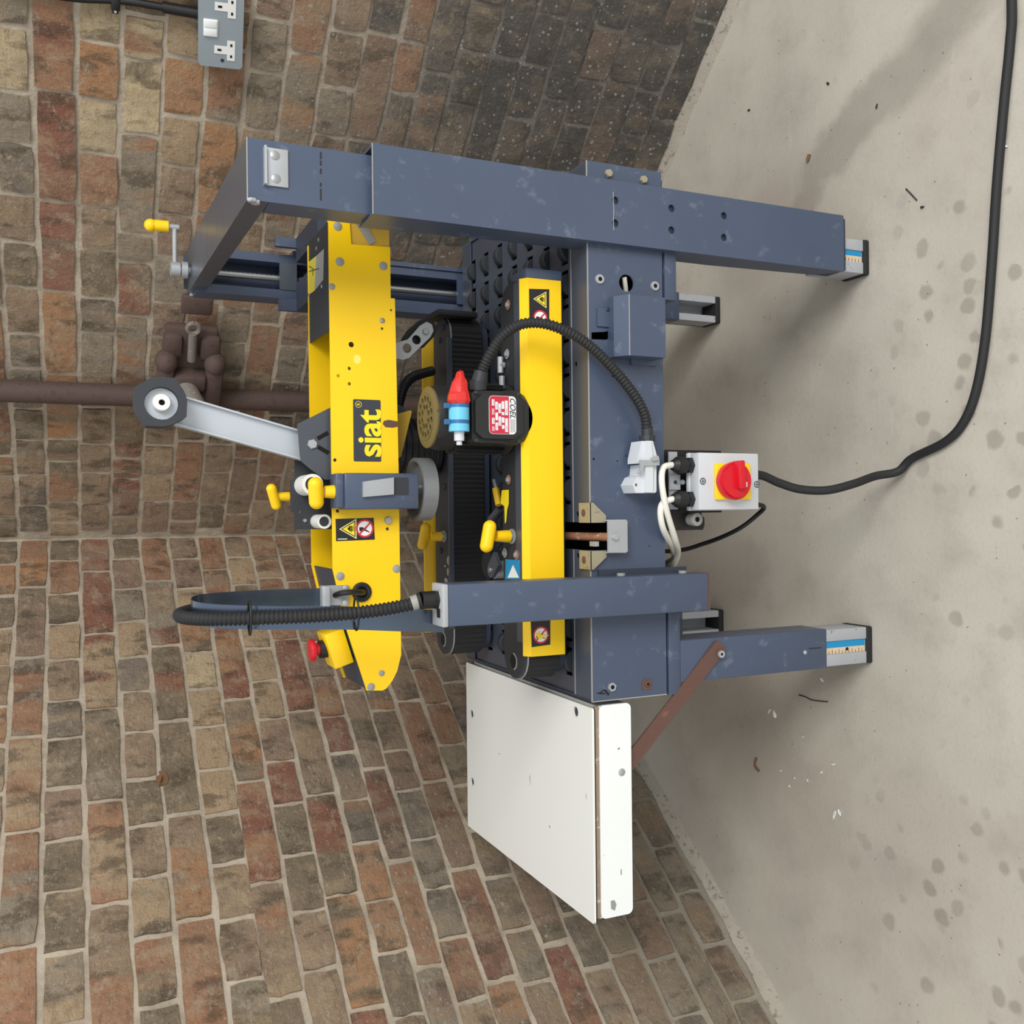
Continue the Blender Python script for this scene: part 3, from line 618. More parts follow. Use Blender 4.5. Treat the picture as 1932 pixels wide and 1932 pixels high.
# lettering panel
mat('label_slate', (52, 57, 64), .35)
a, b = at(666, 753, Y=HF), at(719, 871, Y=HF)
lp = MB().plate(rrect(b.x, a.x, b.z, a.z, .002), [], 'XZ', HF, HF-.0006).build('logo_panel', 'label_slate', hd)
text('siat', .0505, .1175, HF-.0009, .8015, 'lettering', 'label_yellow', lp, bold=.0012, sx=1.03, spacing=.98)
q = at(676, 763, Y=HF)
text('R', .006, q.x, HF-.0009, q.z, 'registered_mark', 'label_yellow', lp, bold=.0001)
MB().plate(circ(q.x, q.z, .0048, 20), [circ(q.x, q.z, .0042, 20)], 'XZ', HF-.0006, HF-.0010).build('registered_ring', 'label_yellow', lp)
def warn_label(parent, tri, cir, corners, Y, blk=True):
    """black label: yellow triangle and struck-out ring, each with a hand pictogram"""
    lb = MB().plate(xz(corners, Y), [], 'XZ', Y, Y-.0005).build('warning_label', 'label_black', parent)
    if tri:
        cx, cz, r = tri
        def T(rr): return [(cx, cz+rr), (cx+rr*.9, cz-rr*.56), (cx-rr*.9, cz-rr*.56)]
        MB().plate(T(r), [T(r*.84)], 'XZ', Y-.0005, Y-.0008).build('triangle_border', 'label_cream', lb)
        MB().plate(T(r*.68), [], 'XZ', Y-.0005, Y-.0008).build('triangle', 'label_yellow', lb)
        h = MB().box(cx-r*.3, cx+r*.3, Y-.0011, Y-.0008, cz-r*.12, cz-r*.06)
        for k, hh_ in enumerate((.18, .3, .26, .2)): h.box(cx+r*(-.18+.11*k), cx+r*(-.12+.11*k), Y-.0011, Y-.0008, cz-r*.32, cz+r*(hh_-.12))
        h.box(cx-r*.18, cx+r*.27, Y-.0011, Y-.0008, cz+r*.02, cz+r*.12).box(cx-r*.05, cx+r*.12, Y-.0011, Y-.0008, cz+r*.12, cz+r*.24)
        h.build('hand_pictogram', 'label_black', lb)
    if cir:
        cx, cz, r = cir
        MB().plate(circ(cx, cz, r*.86, 28), [], 'XZ', Y-.0005, Y-.0008).build('disc', 'label_white', lb)
        MB().plate([(cx-r*.3, cz+r*.6), (cx+r*.12, cz+r*.62), (cx+r*.16, cz+r*.35), (cx+r*.05, cz), (cx+r*.3, cz-r*.25), (cx+r*.15, cz-r*.3), (cx-r*.1, cz-r*.1), (cx-r*.4, cz-r*.55), (cx-r*.45, cz-r*.45), (cx-r*.25, cz), (cx-r*.3, cz+r*.3)], [], 'XZ', Y-.0008, Y-.001).build('hand_pictogram', 'label_black', lb)
        MB().plate(circ(cx, cz, r, 28), [circ(cx, cz, r*.8, 28)], 'XZ', Y-.0008, Y-.0011).build('ring', 'label_red', lb)
        m = MB(); m.xf = Matrix.Translation((cx, Y-.0012, cz)) @ Matrix.Rotation(math.radians(45), 4, 'Y'); m.box(-r*.85, r*.85, -.0002, .0002, -r*.08, r*.08); m.build('strike_bar', 'label_red', lb)
    return lb
mat('label_cream', (236, 222, 150), .4)
tq, cq = at(658, 998, Y=HF), at(688, 997, Y=HF)
lb = warn_label(hd, (tq.x, tq.z-.002, .0165), (cq.x, cq.z, .0135), [(633, 979), (705, 977), (707, 1018), (634, 1021)], HF)
q = at(646, 1017, Y=HF); MB().box(q.x-.0006, q.x+.0006, HF-.0009, HF-.0005, q.z-.007, q.z+.007).build('fine_print', 'label_white', lb)
# dark covers, notch bracket
MB().plate([(.2655, HF+.003), (.424, HF+.003), (.426, HB+.003), (.2685, HB+.003)], [], 'XY', .8585, .861).build('head_top_cover', 'charcoal', mc)
tc_ = [o for o in mc.children if o.name.startswith('head_top_cover')][0]
def xy(px, Z): return [(p.x, p.y) for p in (at(a, b, Z=Z) for a, b in px)]
mat('sticker_faded', (214, 200, 70), .5)
MB().plate(xy([(582, 495), (597, 483), (594, 548), (583, 556)], .861), [], 'XY', .861, .8614).build('warning_sticker', 'sticker_faded', tc_)
MB().plate(xy([(597, 483), (611, 470), (610, 528), (594, 548)], .861), [], 'XY', .861, .8614).build('worn_sticker', 'chip_grey', tc_)
m = MB()
m.tube([p+Vector((0, 0, .0006)) for p in (at(584, 502, Z=.861), at(592, 508, Z=.861), at(591, 520, Z=.861))], .0007, 5).tube([p+Vector((0, 0, .0006)) for p in (at(602, 507, Z=.861), at(591, 510, Z=.861), at(584, 512, Z=.861))], .0007, 5)
m.build('pictogram', 'label_black', tc_)
for px, py in ((601, 453), (597, 469), (607, 540), (583, 557)): dome(at(px, py, Z=.861), .0035, tc_, 'steel', .0015, (0, 0, 1), name='screw')
mb = MB(); n0 = [(-.0809, .857), (-.1704, .8365), (-.2601, .808)]
for (x0, z0), (x1, z1) in zip(n0, n0[1:]):
    q = [mb.bm.verts.new(v) for v in ((x0, HF+.003, z0), (x0, HB+.012, z0+.001), (x1, HB+.012, z1+.001), (x1, HF+.003, z1), (x0, HF+.003, z0-.003), (x0, HB+.012, z0-.002), (x1, HB+.012, z1-.002), (x1, HF+.003, z1-.003))]
    for f in ((0, 1, 2, 3), (7, 6, 5, 4), (0, 4, 5, 1), (2, 6, 7, 3), (1, 5, 6, 2), (3, 7, 4, 0)): mb.bm.faces.new([q[k] for k in f])
mb.build('head_nose_cover', 'blue_dark', mc)
MB().box(-.05, .39, HF+.006, HB-.006, .795, .8).build('head_inner_tray', 'blue_dark', mc)
MB().plate([(.3945, .768), (.44, .768), (.442, .812), (.43, .827), (.3945, .827)], [circ(.435, .775, .0022, 10)], 'XZ', HF+.004, HF+.008).build('notch_bracket', 'yellow_dull', hd)
m = MB(); m.xf = Matrix.Translation((.418, HF+.003, .806)) @ Matrix.Rotation(math.radians(-35), 4, 'Y'); m.box(-.022, .022, -.001, .001, -.006, .006); m.build('slotted_link', 'chip_grey', hd)

# tape reel arm
rb = MB().plate(xz([(561, 800), (625, 768), (640, 905), (612, 905), (570, 872), (566, 860)], 1.39), [], 'XZ', 1.39, 1.393).build('arm_bracket', 'slate', mc)
rb['label'] = 'tape reel arm bracket and galvanised arm'
arm0, arm1 = at(598, 850, Y=1.415), at(300, 765, Y=1.415); dv = (arm1-arm0); ang = math.atan2(dv.z, dv.x); L_ = dv.length
m = MB(); m.xf = Matrix.Translation(arm0) @ Matrix.Rotation(-ang, 4, 'Y')
m.box(0, L_, 0, .003, -.019, .018).box(0, L_, -.008, .012, -.0215, -.019).box(0, L_, -.008, .012, .018, .0205)
m.build('reel_arm', 'alu', rb)
for px, py in ((589, 838),): bolt(at(px, py, Y=1.39), .0075, rb, 'zinc', .004)
for px, py, rot in ((609, 822, 60), (610, 849, 120)):
    p = at(px, py, Y=1.39); m = MB(); m.xf = Matrix.Translation(p) @ Matrix.Rotation(math.radians(rot), 4, 'Y'); m.box(-.009, .009, -.0006, 0, -.003, .003); m.build('bracket_slot', 'hole', rb)
hc = at(302, 765, Y=1.40); hx, hz = hc.x, hc.z
ol = []
for k in range(24):
    a = k*math.tau/24; R = .0335+.0045*max(0, math.cos(4*(a-.95)))-.003*(k % 6 == 3); ol.append((hx+.002+R*math.cos(a), hz+.001+R*math.sin(a)))
MB().plate(ol, [circ(hx, hz, .0222, 24)], 'XZ', 1.37, 1.412).build('reel_core', 'charcoal', rb)
MB().lathe([(0, .004), (.0215, .004), (.0215, 0), (0, 0)], (hx, 1.384, hz), (0, -1, 0), 28).build('reel_disc', 'alu', rb)
MB().lathe([(.0042, .0), (.0042, .011), (.0105, .012), (.0118, .01), (.0125, 0)], (hx+.001, 1.38, hz), (0, -1, 0), 24).build('reel_hub', 'white_plastic', rb)
MB().cyl((hx+.001, 1.376, hz), (hx+.001, 1.38, hz), .0042).build('hub_hole', 'hole', rb)
# roller plate behind the head, white tape rollers
RPY = 1.43
rp = MB().plate(xz([(556, 868), (590, 862), (640, 895), (640, 998), (556, 999), (556, 968), (549, 964), (549, 908), (556, 905)], RPY), [circ(q.x, q.z, .002, 10) for q in (at(566, 966, Y=RPY),)], 'XZ', RPY, RPY+.003).build('roller_plate', 'charcoal', mc)
bolt(at(575, 982, Y=RPY), .0032, rp, 'steel', .002)
for (px, py, r, l) in ((590, 914, .0152, .055), (612, 984, .0105, .045)):
    p = at(px, py, Y=RPY-l)
    MB().lathe([(0, .006), (r*.66, .006), (r*.7, 0), (r, 0), (r, l), (0, l)], (p.x, RPY-l, p.z), (0, 1, 0), 28).build('tape_roller', 'white_plastic', rp)
    MB().cyl((p.x, RPY-l+.002, p.z), (p.x, RPY-l+.0055, p.z), r*.64).build('roller_core', 'charcoal', rp)
def t_handle(parent, base, head, bar0, bar1, r=.0085, washer=True, m='yellow'):
    base, head, bar0, bar1 = map(Vector, (base, head, bar0, bar1)); ax = (head-base).normalized()
    h = MB().cyl(base+ax*.006, head, r*.95, r*.8).cyl(bar0, bar1, r).ball(bar0, r).ball(bar1, r).build('t_handle', m, parent)
    if washer: MB().cyl(base-ax*.001, base+ax*.0015, r*1.15).cyl(base, base+ax*.008, r*.5).build('washer', 'zinc', h)
    return h
b0 = at(553, 937, Y=1.46); t_handle(rp, b0, at(522, 937, Y=1.46), at(512, 922, Y=1.45), at(521, 953, Y=1.46), .0075)

# compression mast on the head front with its wheel
MY = 1.335
ms = MB().box(.006, .058, MY, HF, .7405, .851, bev=.003).box(.008, .0575, MY+.004, HF, .851, .8625, bev=.002).build('mast', 'blue', mc)
MB().plate(xz([(683, 909), (741, 901), (741, 933), (683, 938)], MY), [], 'XZ', MY, MY-.006).build('mast_insert', 'zinc', ms)
MB().plate(rrect(.0268, .0515, .757, .7785, .002), [], 'XZ', MY, MY-.0012).build('mast_socket', 'charcoal', ms)
t_handle(ms, at(640, 928, Y=1.352), at(612, 928, Y=1.352), at(595, 914, Y=1.345), at(597, 947, Y=1.352), .0105)
mat('grey_wheel', (128, 130, 132), .35, metal=.25)
wz1, wz0 = at(801, 925, Y=1.333).z, at(829, 925, Y=1.333).z
cw = MB().lathe([(0, wz1-.008), (.036, wz1-.008), (.042, wz1), (.0475, wz1), (.0475, wz0), (.042, wz0-.002), (0, wz0-.002)], (.036, 1.381, 0), (0, 0, 1), 40).build('compression_wheel', 'grey_wheel', ms)
MB().cyl((.036, 1.381, wz1-.008), (.036, 1.381, .75), .012).build('wheel_axle', 'steel', ms)
# emergency stop on the nose
eb = MB(); eb.xf = Matrix.Translation(at(632, 1220, Y=1.42)) @ Matrix.Rotation(math.radians(-17), 4, 'Y')
eb.box(-.028, .026, -.022, .03, -.016, .014, bev=.002); eb = eb.build('stop_box', 'yellow', mc)
e0, e1 = at(612, 1224, Y=1.425), at(588, 1227, Y=1.425); ax = (e1-e0).normalized()
MB().cyl(e0-ax*.006, e0+ax*.008, .0135, seg=24).build('stop_base', 'black', eb)
MB().lathe([(.0085, 0), (.0085, .006), (.0165, .0075), (.0172, .011), (.015, .0145), (0, .016)], e0+ax*.008, ax, 28).build('stop_button', 'red', eb)
# parts under the head: slotted lever, wiper blade, hose of the far drive
lv = MB().plate(xz([(745, 676), (745, 648), (770, 640), (793, 614), (805, 607), (815, 612), (818, 624), (812, 636), (772, 675), (760, 679)], 1.44), [circ(q.x, q.z, .0075, 16) for q in (at(786, 641, Y=1.44), at(768, 657, Y=1.44))], 'XZ', 1.44, 1.444).build('slotted_lever', 'zinc', mc)
bolt(at(802, 626, Y=1.44), .005, lv, 'steel', .004, seg=16); 
MB().plate(xz([(760, 640), (772, 622), (792, 604), (808, 600), (820, 608), (824, 620), (820, 634), (800, 655)], 1.456), [], 'XZ', 1.456, 1.468).build('lever_roller', 'black', lv)
MB().plate(xz([(745, 782), (775, 774), (777, 777), (757, 862), (745, 868)], 1.43), [], 'XZ', 1.43, 1.432).build('wiper_blade', 'yellow_dull', mc)
MB().plate(xz([(745, 760), (765, 770), (765, 845), (745, 850)], 1.45), [], 'XZ', 1.45, 1.47).build('wiper_arm', 'slate', mc)

# --- side belt drives
def stadium(x0, x1, yc, r, teeth=0):
    Ls = x1-x0; per = 2*Ls+2*math.pi*r; n = int(per/.0042)*2//2 if teeth else 120
    if teeth and n % 2: n += 1
    out = []
    for k in range(n):
        t = per*k/n; rr = r+(teeth if k % 2 else 0)
        if t < Ls: out.append((x0+t, yc-rr))
        elif t < Ls+math.pi*r: a = (t-Ls)/r-math.pi/2; out.append((x1+rr*math.cos(a), yc+rr*math.sin(a)))
        elif t < 2*Ls+math.pi*r: out.append((x1-(t-Ls-math.pi*r), yc+rr))
        else: a = (t-2*Ls-math.pi*r)/r+math.pi/2; out.append((x0+rr*math.cos(a), yc+rr*math.sin(a)))
    return out
def belt_drive(yc, zt, lab):
    x0, x1, r = -.2115, .305, .0365
    tp = MB().plate(stadium(x0, x1, yc, r-.001), [], 'XY', zt-.005, zt).build('drive_top_plate', 'charcoal', mc); tp['label'] = lab
    MB().plate(stadium(x0, x1, yc, r-.002, .0022), [], 'XY', .549, zt-.007).build('ribbed_belt', 'rubber', tp)
    MB().plate(stadium(x0, x1, yc, r+.0004), [], 'XY', zt-.007, zt-.005).build('belt_liner', 'chip_grey', tp)
    MB().plate(stadium(x0, x1, yc, r-.006), [], 'XY', .536, .549).build('drive_base', 'blue_dark', tp)
    p = Vector((-.222, yc+.002, zt))
    MB().lathe([(0, .0006), (.011, .0006), (.011, 0)], p, (0, 0, 1), 20).build('pulley_slot', 'hole', tp)
    MB().plate([(p.x+.013*math.cos(a), p.y+.013*math.sin(a)) for a in [k*.2-3.0 for k in range(16)]]+[(p.x+.0105*math.cos(a), p.y+.0105*math.sin(a)) for a in [k*.2-3.0 for k in range(16)][::-1]], [], 'XY', zt, zt+.0008).build('pulley_rim', 'chip_grey', tp)
    return tp
nd = belt_drive(1.299, .607, 'near side belt drive with yellow guard')
fd = belt_drive(1.582, .613, 'far side belt drive with yellow guard behind')
# near drive: yellow guard, its end cap and stickers
GY, NZ = 1.25, .6082
yg = MB().plate([(GY, .5475), (GY, .602), (GY+.0115, .6096), (GY+.0125, .6096), (GY+.0125, .5475)], [], 'YZ', -.209, .3375).build('drive_guard', 'yellow', nd)
MB().box(.3375, .352, GY, 1.3, .546, .604, bev=.001).build('guard_end_cap', 'blue', nd)
MB().box(-.19, .335, GY+.0127, 1.285, .6, NZ).build('guard_flange', 'slate', nd)
tq, cq = at(1018, 565, Y=GY), at(1019, 600, Y=GY)
warn_label(yg, (tq.x, tq.z-.003, .0135), (cq.x, cq.z, .0115), [(998, 545), (1036, 546), (1036, 617), (999, 616)], GY)
cq = at(1020, 1198, Y=GY)
lb = warn_label(yg, None, (cq.x, cq.z, .0125), [(1001, 1165), (1038, 1166), (1038, 1216), (1003, 1221)], GY)
tq = at(1024, 1163, Y=GY); MB().plate([(tq.x-.004, tq.z-.006), (tq.x+.008, tq.z-.006), (tq.x+.008, tq.z+.002)], [], 'XZ', GY-.0005, GY-.0009).build('triangle', 'label_yellow', lb)
MB().plate([(cq.x+.001, cq.z+.009), (cq.x+.006, cq.z+.002), (cq.x+.001, cq.z+.002), (cq.x-.001, cq.z-.013), (cq.x-.006, cq.z+.003)], [], 'XZ', GY-.0012, GY-.0016).build('torn_patch', 'label_yellow', lb)
bq = xy([(954, 1055), (967, 1056), (976, 1056), (981, 1057), (981, 1092), (954, 1093)], NZ)
st = MB().plate(bq, [], 'XY', NZ, NZ+.0004).build('blue_sticker', 'sticker_blue', nd)
MB().plate(xy([(968, 1066), (979, 1090), (958, 1090)], NZ+.0004), [], 'XY', NZ+.0004, NZ+.0008).build('white_triangle', 'label_white', st)
ys = MB().plate(xy([(947, 925), (960, 924), (960, 950), (957, 962), (955, 985), (953, 988), (952, 955), (945, 950)], NZ), [], 'XY', NZ, NZ+.0004).build('torn_sticker', 'label_yellow', nd)
for px, py, mm in ((960, 905, 'rust_light'), (959, 575, 'rust_light'), (957, 668, 'zinc'), (953, 1043, 'zinc'), (975, 1047, 'rust_light')):
    p = at(px, py, Z=NZ); MB().cyl(p, p+Vector((0, 0, .001)), .0075, seg=16).build('washer', mm, nd); bolt(p+Vector((0, 0, .001)), .0042, nd, 'zinc', .003, (0, 0, 1))
for px, py, l in ((951, 689, .012), (954, 735, .02)):
    p = at(px, py, Z=NZ); MB().cyl(p+Vector((-l, 0, .006)), p+Vector((l, 0, .006)), .0045, seg=8).cyl(p, p+Vector((0, 0, .008)), .005, seg=8).build('adjuster_screw', 'zinc', nd)
b0 = at(966, 1012, Z=NZ); t_handle(nd, b0, b0+Vector((.001, -.004, .028)), at(924, 994, Y=1.29), at(918, 1030, Y=1.29), .0098)
# small levers and tension idler beside the near drive
m = MB(); a_, b_ = at(935, 922, Z=.6), at(941, 953, Z=.6); m.tube([a_, b_], .0055, 8); m.build('short_lever', 'dull_yellow_paint', nd)
m = MB(); a_, b_ = at(932, 905, Z=.6), at(936, 921, Z=.6); m.tube([a_, b_], .0028, 8); m.build('lever_pin', 'zinc', nd)
m = MB(); a_, b_ = at(944, 958, Z=.59), at(926, 980, Z=.59); m.tube([a_, b_], .006, 10); m.build('short_lever', 'slate', nd)
ia, ib = at(932, 1075, Z=.58), at(944, 1050, Z=.58)
m = MB(); dv = ib-ia; ang = math.atan2(dv.y, dv.x); m.xf = Matrix.Translation(ia) @ Matrix.Rotation(ang, 4, 'Z')
sl = [(-.012*math.cos(k*.35+1.57-1.57)*0+.013*math.cos(1.57+k*.314), .013*math.sin(1.57+k*.314)) for k in range(11)]
m.plate(sl+[(.03, -.013), (.03, .013)], [], 'XY', 0, .006); m.build('idler_arm', 'slate', nd)
MB().cyl(ia+Vector((0, 0, -.02)), ia, .0145, seg=24).build('idler_roller', 'zinc', nd); bolt(ia+Vector((0, 0, .006)), .005, nd, 'steel', .003, (0, 0, 1), 16)
MB().cyl(ia+Vector((.008, .03, -.035)), ia+Vector((.008, .03, .0)), .022, seg=24).build('guide_roller', 'rubber', nd)
# far drive: rail, guard, knob, worn paint, deflector
MB().box(-.2, .3, 1.5445, 1.549, .606, .6145).build('belt_rail', 'slate', fd)
fg = MB().box(-.215, .326, 1.634, 1.638, .55, .629, bev=.001).build('drive_guard', 'dull_yellow_paint', fd)
b0 = at(838, 1012, Z=.613); t_handle(fd, b0, b0+Vector((.0, .0, .025)), at(803, 996, Y=1.585), at(797, 1028, Y=1.585), .009, m='dull_yellow_paint')
for px, py in ((838, 618), (831, 642), (840, 918), (833, 1039)): bolt(at(px, py, Z=.613), .005, fd, 'charcoal', .004, (0, 0, 1), 8)
mb = MB()
for px, py, w_, l_ in ((846, 1058, 6, 12), (845, 1080, 3, 10), (842, 1095, 6, 6), (849, 1100, 3, 5), (833, 1105, 4, 4), (840, 1068, 3, 3)):
    q = at(px, py, Z=.613); k = 1/1250.; ph = rnd.random()*6
    mb.plate([(q.x+l_*k*(.6+.5*rnd.random())*math.cos(ph+t*.9), q.y+w_*2*k*(.6+.5*rnd.random())*math.sin(ph+t*.9)) for t in range(7)], [], 'XY', .613, .6134)
mb.build('chipped_paint', 'chip_grey', fd)
MB().box(.336, .347, 1.535, 1.6, .56, .635, bev=.004).build('deflector', 'rubber', fd)

# --- drive motor with terminal box
mo = MB().lathe([(0, .6), (.05, .6), (.052, .612), (.047, .62), (.047, .72), (.044, .731), (.03, .735)], (.138, 1.314, 0), (0, 0, 1), 36).build('drive_motor', 'motor', mc); mo['label'] = 'black electric drive motor standing upright'
MB().lathe([(.044, .7312), (.0445, .7345), (.036, .737), (.031, .7362)], (.138, 1.314, 0), (0, 0, 1), 36).build('fan_cover', 'fan_olive', mo)
fo = [circ(.138+rr*math.cos(k*math.tau/n+p0), 1.314+rr*math.sin(k*math.tau/n+p0), hr, 8) for rr, n, hr, p0 in ((.0265, 14, .0051, 0), (.0145, 8, .005, .3)) for k in range(n)]
MB().plate(circ(.138, 1.314, .0335, 36), fo, 'XY', .735, .7375).build('fan_grille', 'fan_olive', mo)
MB().cyl((.138, 1.314, .733), (.138, 1.314, .7345), .033).build('fan_void', 'hole', mo)
fin = MB()
for k in range(18):
    a = math.pi*.55+k*math.pi*1.5/18; fin.xf = Matrix.Translation((.138, 1.314, 0)) @ Matrix.Rotation(a, 4, 'Z'); fin.box(.045, .0525, -.0012, .0012, .622, .7)
fin.build('cooling_fins', 'motor', mo)
tbx = MB().plate(rrect(.098, .172, .612, .69, .008), [], 'XZ', 1.252, 1.285).build('terminal_box', 'motor', mo)
oct_ = lambda g: [(.104-g, .628), (.104-g, .676+g*.5), (.113, .687+g), (.157, .687+g), (.1665+g, .676+g*.5), (.1665+g, .624), (.157, .614-g), (.113, .614-g)]
MB().plate(oct_(0), [], 'XZ', 1.245, 1.252).build('terminal_lid', 'motor', tbx)
for x, z in ((.1015, .683), (.1685, .683), (.1015, .617), (.1685, .617)): dome((x, 1.252, z), .0035, tbx, 'charcoal', .003, name='screw')
MB().lathe([(0, 0), (.034, 0), (.04, .006), (.04, .03)], (.135, 1.25, .63), (0, 1, 0), 32).build('motor_flange', 'motor', mo)
a, b = at(922, 746, Y=1.245), at(974, 820, Y=1.245); LX0, LX1, LZ0, LZ1 = b.x, a.x, b.z, a.z
np_ = MB().plate(rrect(LX0, LX1, LZ0, LZ1, .006), [], 'XZ', 1.245, 1.2445).build('rating_plate', 'plate_white', mo); 
zsp = LZ0+(LZ1-LZ0)*.27
rf = [p for p in rrect(LX0+.0006, LX1-.0006, zsp-.02, LZ1-.0006, .0055) if p[1] > zsp]; rf = rf+[(LX0+.0006, zsp), (LX1-.0006, zsp)]
MB().plate(rf, [], 'XZ', 1.2445, 1.2441).build('red_field', 'plate_red', np_)
text('COEL', .0125, LX0+(LX1-LX0)*.70, 1.2443, LZ0+.0058, 'lettering', 'label_black', np_, shear=.35, sx=.95, turn=math.pi)
wb = MB(); W_ = LX1-LX0; HZ = LZ1-zsp
for (u0, u1, v0, v1) in ((.06, .42, .06, .2), (.5, .88, .06, .2), (.14, .24, .24, .37), (.3, .44, .24, .37), (.5, .58, .24, .37), (.66, .86, .24, .37), (.22, .46, .4, .53), (.55, .8, .4, .53), (.1, .3, .56, .69), (.36, .56, .56, .69), (.64, .84, .56, .69), (.26, .42, .73, .86), (.74, .9, .73, .86), (.08, .2, .75, .78), (.08, .2, .82, .85), (.5, .66, .75, .78), (.5, .66, .82, .85)):
    wb.box(LX0+W_*(1-u1) if False else LX0+W_*u0, LX0+W_*u1, 1.2438, 1.2441, zsp+HZ*v0, zsp+HZ*v1)
wb.build('entry_fields', 'plate_white', np_)
ln = MB()
for k in range(5): ln.box(LX0+W_*.06, LX0+W_*.4, 1.2442, 1.2445, LZ0+.0022+k*.0016, LZ0+.0028+k*.0016)
for u0, v0 in ((.1, .13), (.56, .13), (.24, .46), (.58, .46), (.12, .62), (.66, .62), (.28, .79), (.76, .79)): ln.box(LX0+W_*u0, LX0+W_*(u0+.12), 1.2435, 1.2438, zsp+HZ*v0-.0004, zsp+HZ*v0+.0003)
ln.build('fine_print', 'chip_grey', np_)
# capped hose coupling tied in front of the motor
cz, cy = .71, 1.25
cp = MB().cyl((.113, cy, cz), (.151, cy, cz), .0145, seg=28).build('hose_coupling', 'sky_blue', mc)
MB().cyl((.1, cy, cz), (.113, cy, cz), .0072, seg=16).cyl((.094, cy, cz), (.1, cy, cz), .0042, seg=8).build('coupling_nozzle', 'grey_plastic', cp)
MB().cyl((.1235, cy, cz), (.1285, cy, cz), .0149, seg=28).box(.1225, .1295, cy-.004, cy+.004, cz+.0145, cz+.021).build('cable_tie', 'tie_blue', cp)
MB().cyl((.146, cy, cz), (.151, cy, cz), .0149, seg=28).box(.145, .152, cy-.004, cy+.004, cz+.0145, cz+.021).build('cable_tie', 'tie_blue', cp)
tp_ = MB(); g_ = random.Random(3)
tp_.lathe([(.0145, .151), (.016, .155), (.0162, .163), (.0135, .168), (.0125, .174), (.0105, .182), (.007, .189), (.0045, .196), (.0, .1985)], (0, cy, cz), (1, 0, 0), 14)
for v in tp_.bm.verts: v.co += Vector((g_.uniform(-1, 1), g_.uniform(-1, 1), g_.uniform(-1, 1)))*.0013+Vector((0, 0, -.10*max(0, v.co.x-.168)))
tp_.build('red_tape_wrap', 'red_tape', cp, sharp=15)
# far motor seen under the head
fm = MB().lathe([(0, .62), (.047, .62), (.047, .73), (.04, .742), (0, .742)], (.115, 1.6, 0), (0, 0, 1), 32)
fm = fm.build('far_motor', 'black', mc)
ff = MB()
for k in range(9): ff.lathe([(.046, .63+k*.011), (.0515, .63+k*.011), (.0515, .632+k*.011), (.046, .632+k*.011)], (.115, 1.6, 0), (0, 0, 1), 32)
ff.build('cooling_fins', 'charcoal', fm)
conduit([at(815, 700, Y=1.585), at(800, 704, Y=1.575), at(778, 712, Y=1.555), at(763, 728, Y=1.535), at(755, 752, Y=1.52), at(748, 790, Y=1.52)], .0085, .005, 'far_hose', mc, 'black')
# corrugated hose from motor to connector
MB().cyl(at(902, 735, Y=1.262), at(902, 718, Y=1.26), .0125, seg=16).cyl(at(904, 720, Y=1.26), at(908, 700, Y=1.257), .0115, .0095, seg=16).build('hose_gland', 'charcoal', mo)
CP = [at(908, 704, Y=1.257), at(914, 690, Y=1.253), at(925, 668, Y=1.243), at(945, 638, Y=1.23), at(975, 615, Y=1.212), at(1012, 609, Y=1.2), at(1052, 618, Y=1.19), at(1100, 643, Y=1.183), at(1150, 688, Y=1.178), at(1195, 743, Y=1.175), at(1216, 782, Y=1.175), at(1221, 812, Y=1.176)]
conduit(CP, .0078, .0052, 'motor_hose', mc)
# multi-pin connector on the front panel
CYY = 1.165
MB().cyl(at(1221, 806, Y=1.177), at(1221, 822, Y=1.177), .0082, seg=16).cyl(at(1221, 822, Y=1.177), at(1221, 832, Y=1.177), .0115, seg=10).build('connector_gland', 'charcoal', mc)
cn = MB().plate(xz([(1210, 832), (1232, 832), (1241, 866), (1241, 874), (1203, 874), (1203, 866)], CYY), [], 'XZ', CYY, 1.192).plate(xz([(1216, 832), (1226, 832), (1230, 874), (1214, 874)], CYY), [], 'XZ', CYY-.004, CYY).build('connector_hood', 'grey_plastic', mc)
MB().plate(xz([(1214, 876), (1240, 876), (1240, 927), (1237, 930), (1201, 930), (1195, 915), (1203, 900), (1212, 896)], CYY), [circ(q.x, q.z, .0025, 10) for q in (at(1202, 915, Y=CYY),)], 'XZ', CYY+.002, 1.2).plate(xz([(1216, 876), (1230, 876), (1230, 929), (1216, 929)], CYY), [], 'XZ', CYY-.003, CYY+.002).build('connector_base', 'grey_plastic', cn)
MB().plate(xz([(1206, 868), (1243, 868), (1243, 878), (1214, 879), (1211, 893), (1206, 893)], CYY-.004), [], 'XZ', CYY-.006, CYY-.004).plate(xz([(1227, 864), (1238, 860), (1240, 868), (1228, 870)], CYY-.004), [], 'XZ', CYY-.01, CYY-.005).build('locking_clip', 'zinc', cn)
dome(at(1229, 897, Y=CYY), .0025, cn, 'charcoal', .001, name='screw'); dome(at(1205, 891, Y=CYY-.004), .0028, cn, 'zinc', .003, name='clip_pivot')
# junction cover
jc = MB().plate([(1.165, .4235), (1.165, .484), (1.1835, .4985), (1.2, .4985), (1.2, .4235)], [], 'YZ', .2195, .3055).build('junction_cover', 'blue', mc)
MB().plate([(.212, .418), (.29, .418), (.29, .517), (.264, .517), (.264, .462), (.212, .462)], [], 'XZ', 1.1965, 1.2).build('cover_flange', 'blue', jc)
for px, py in ((1146, 584), (1172, 574), (1172, 672)): dome(at(px, py, Y=1.1965), .003, jc, 'charcoal', .002, name='screw')
MB().box(.2193, .3057, 1.1645, 1.1655, .4832, .4845).build('pale_edge', 'chip_grey', jc)  # thin pale grey strip where the cover's front meets its slope
MB().cyl(at(1178, 534, Y=1.205)+Vector((.008, 0, 0)), at(1181, 534, Y=1.215)+Vector((-.012, 0, 0)), .0035, seg=10).build('inner_wire', 'cable_white', mc)

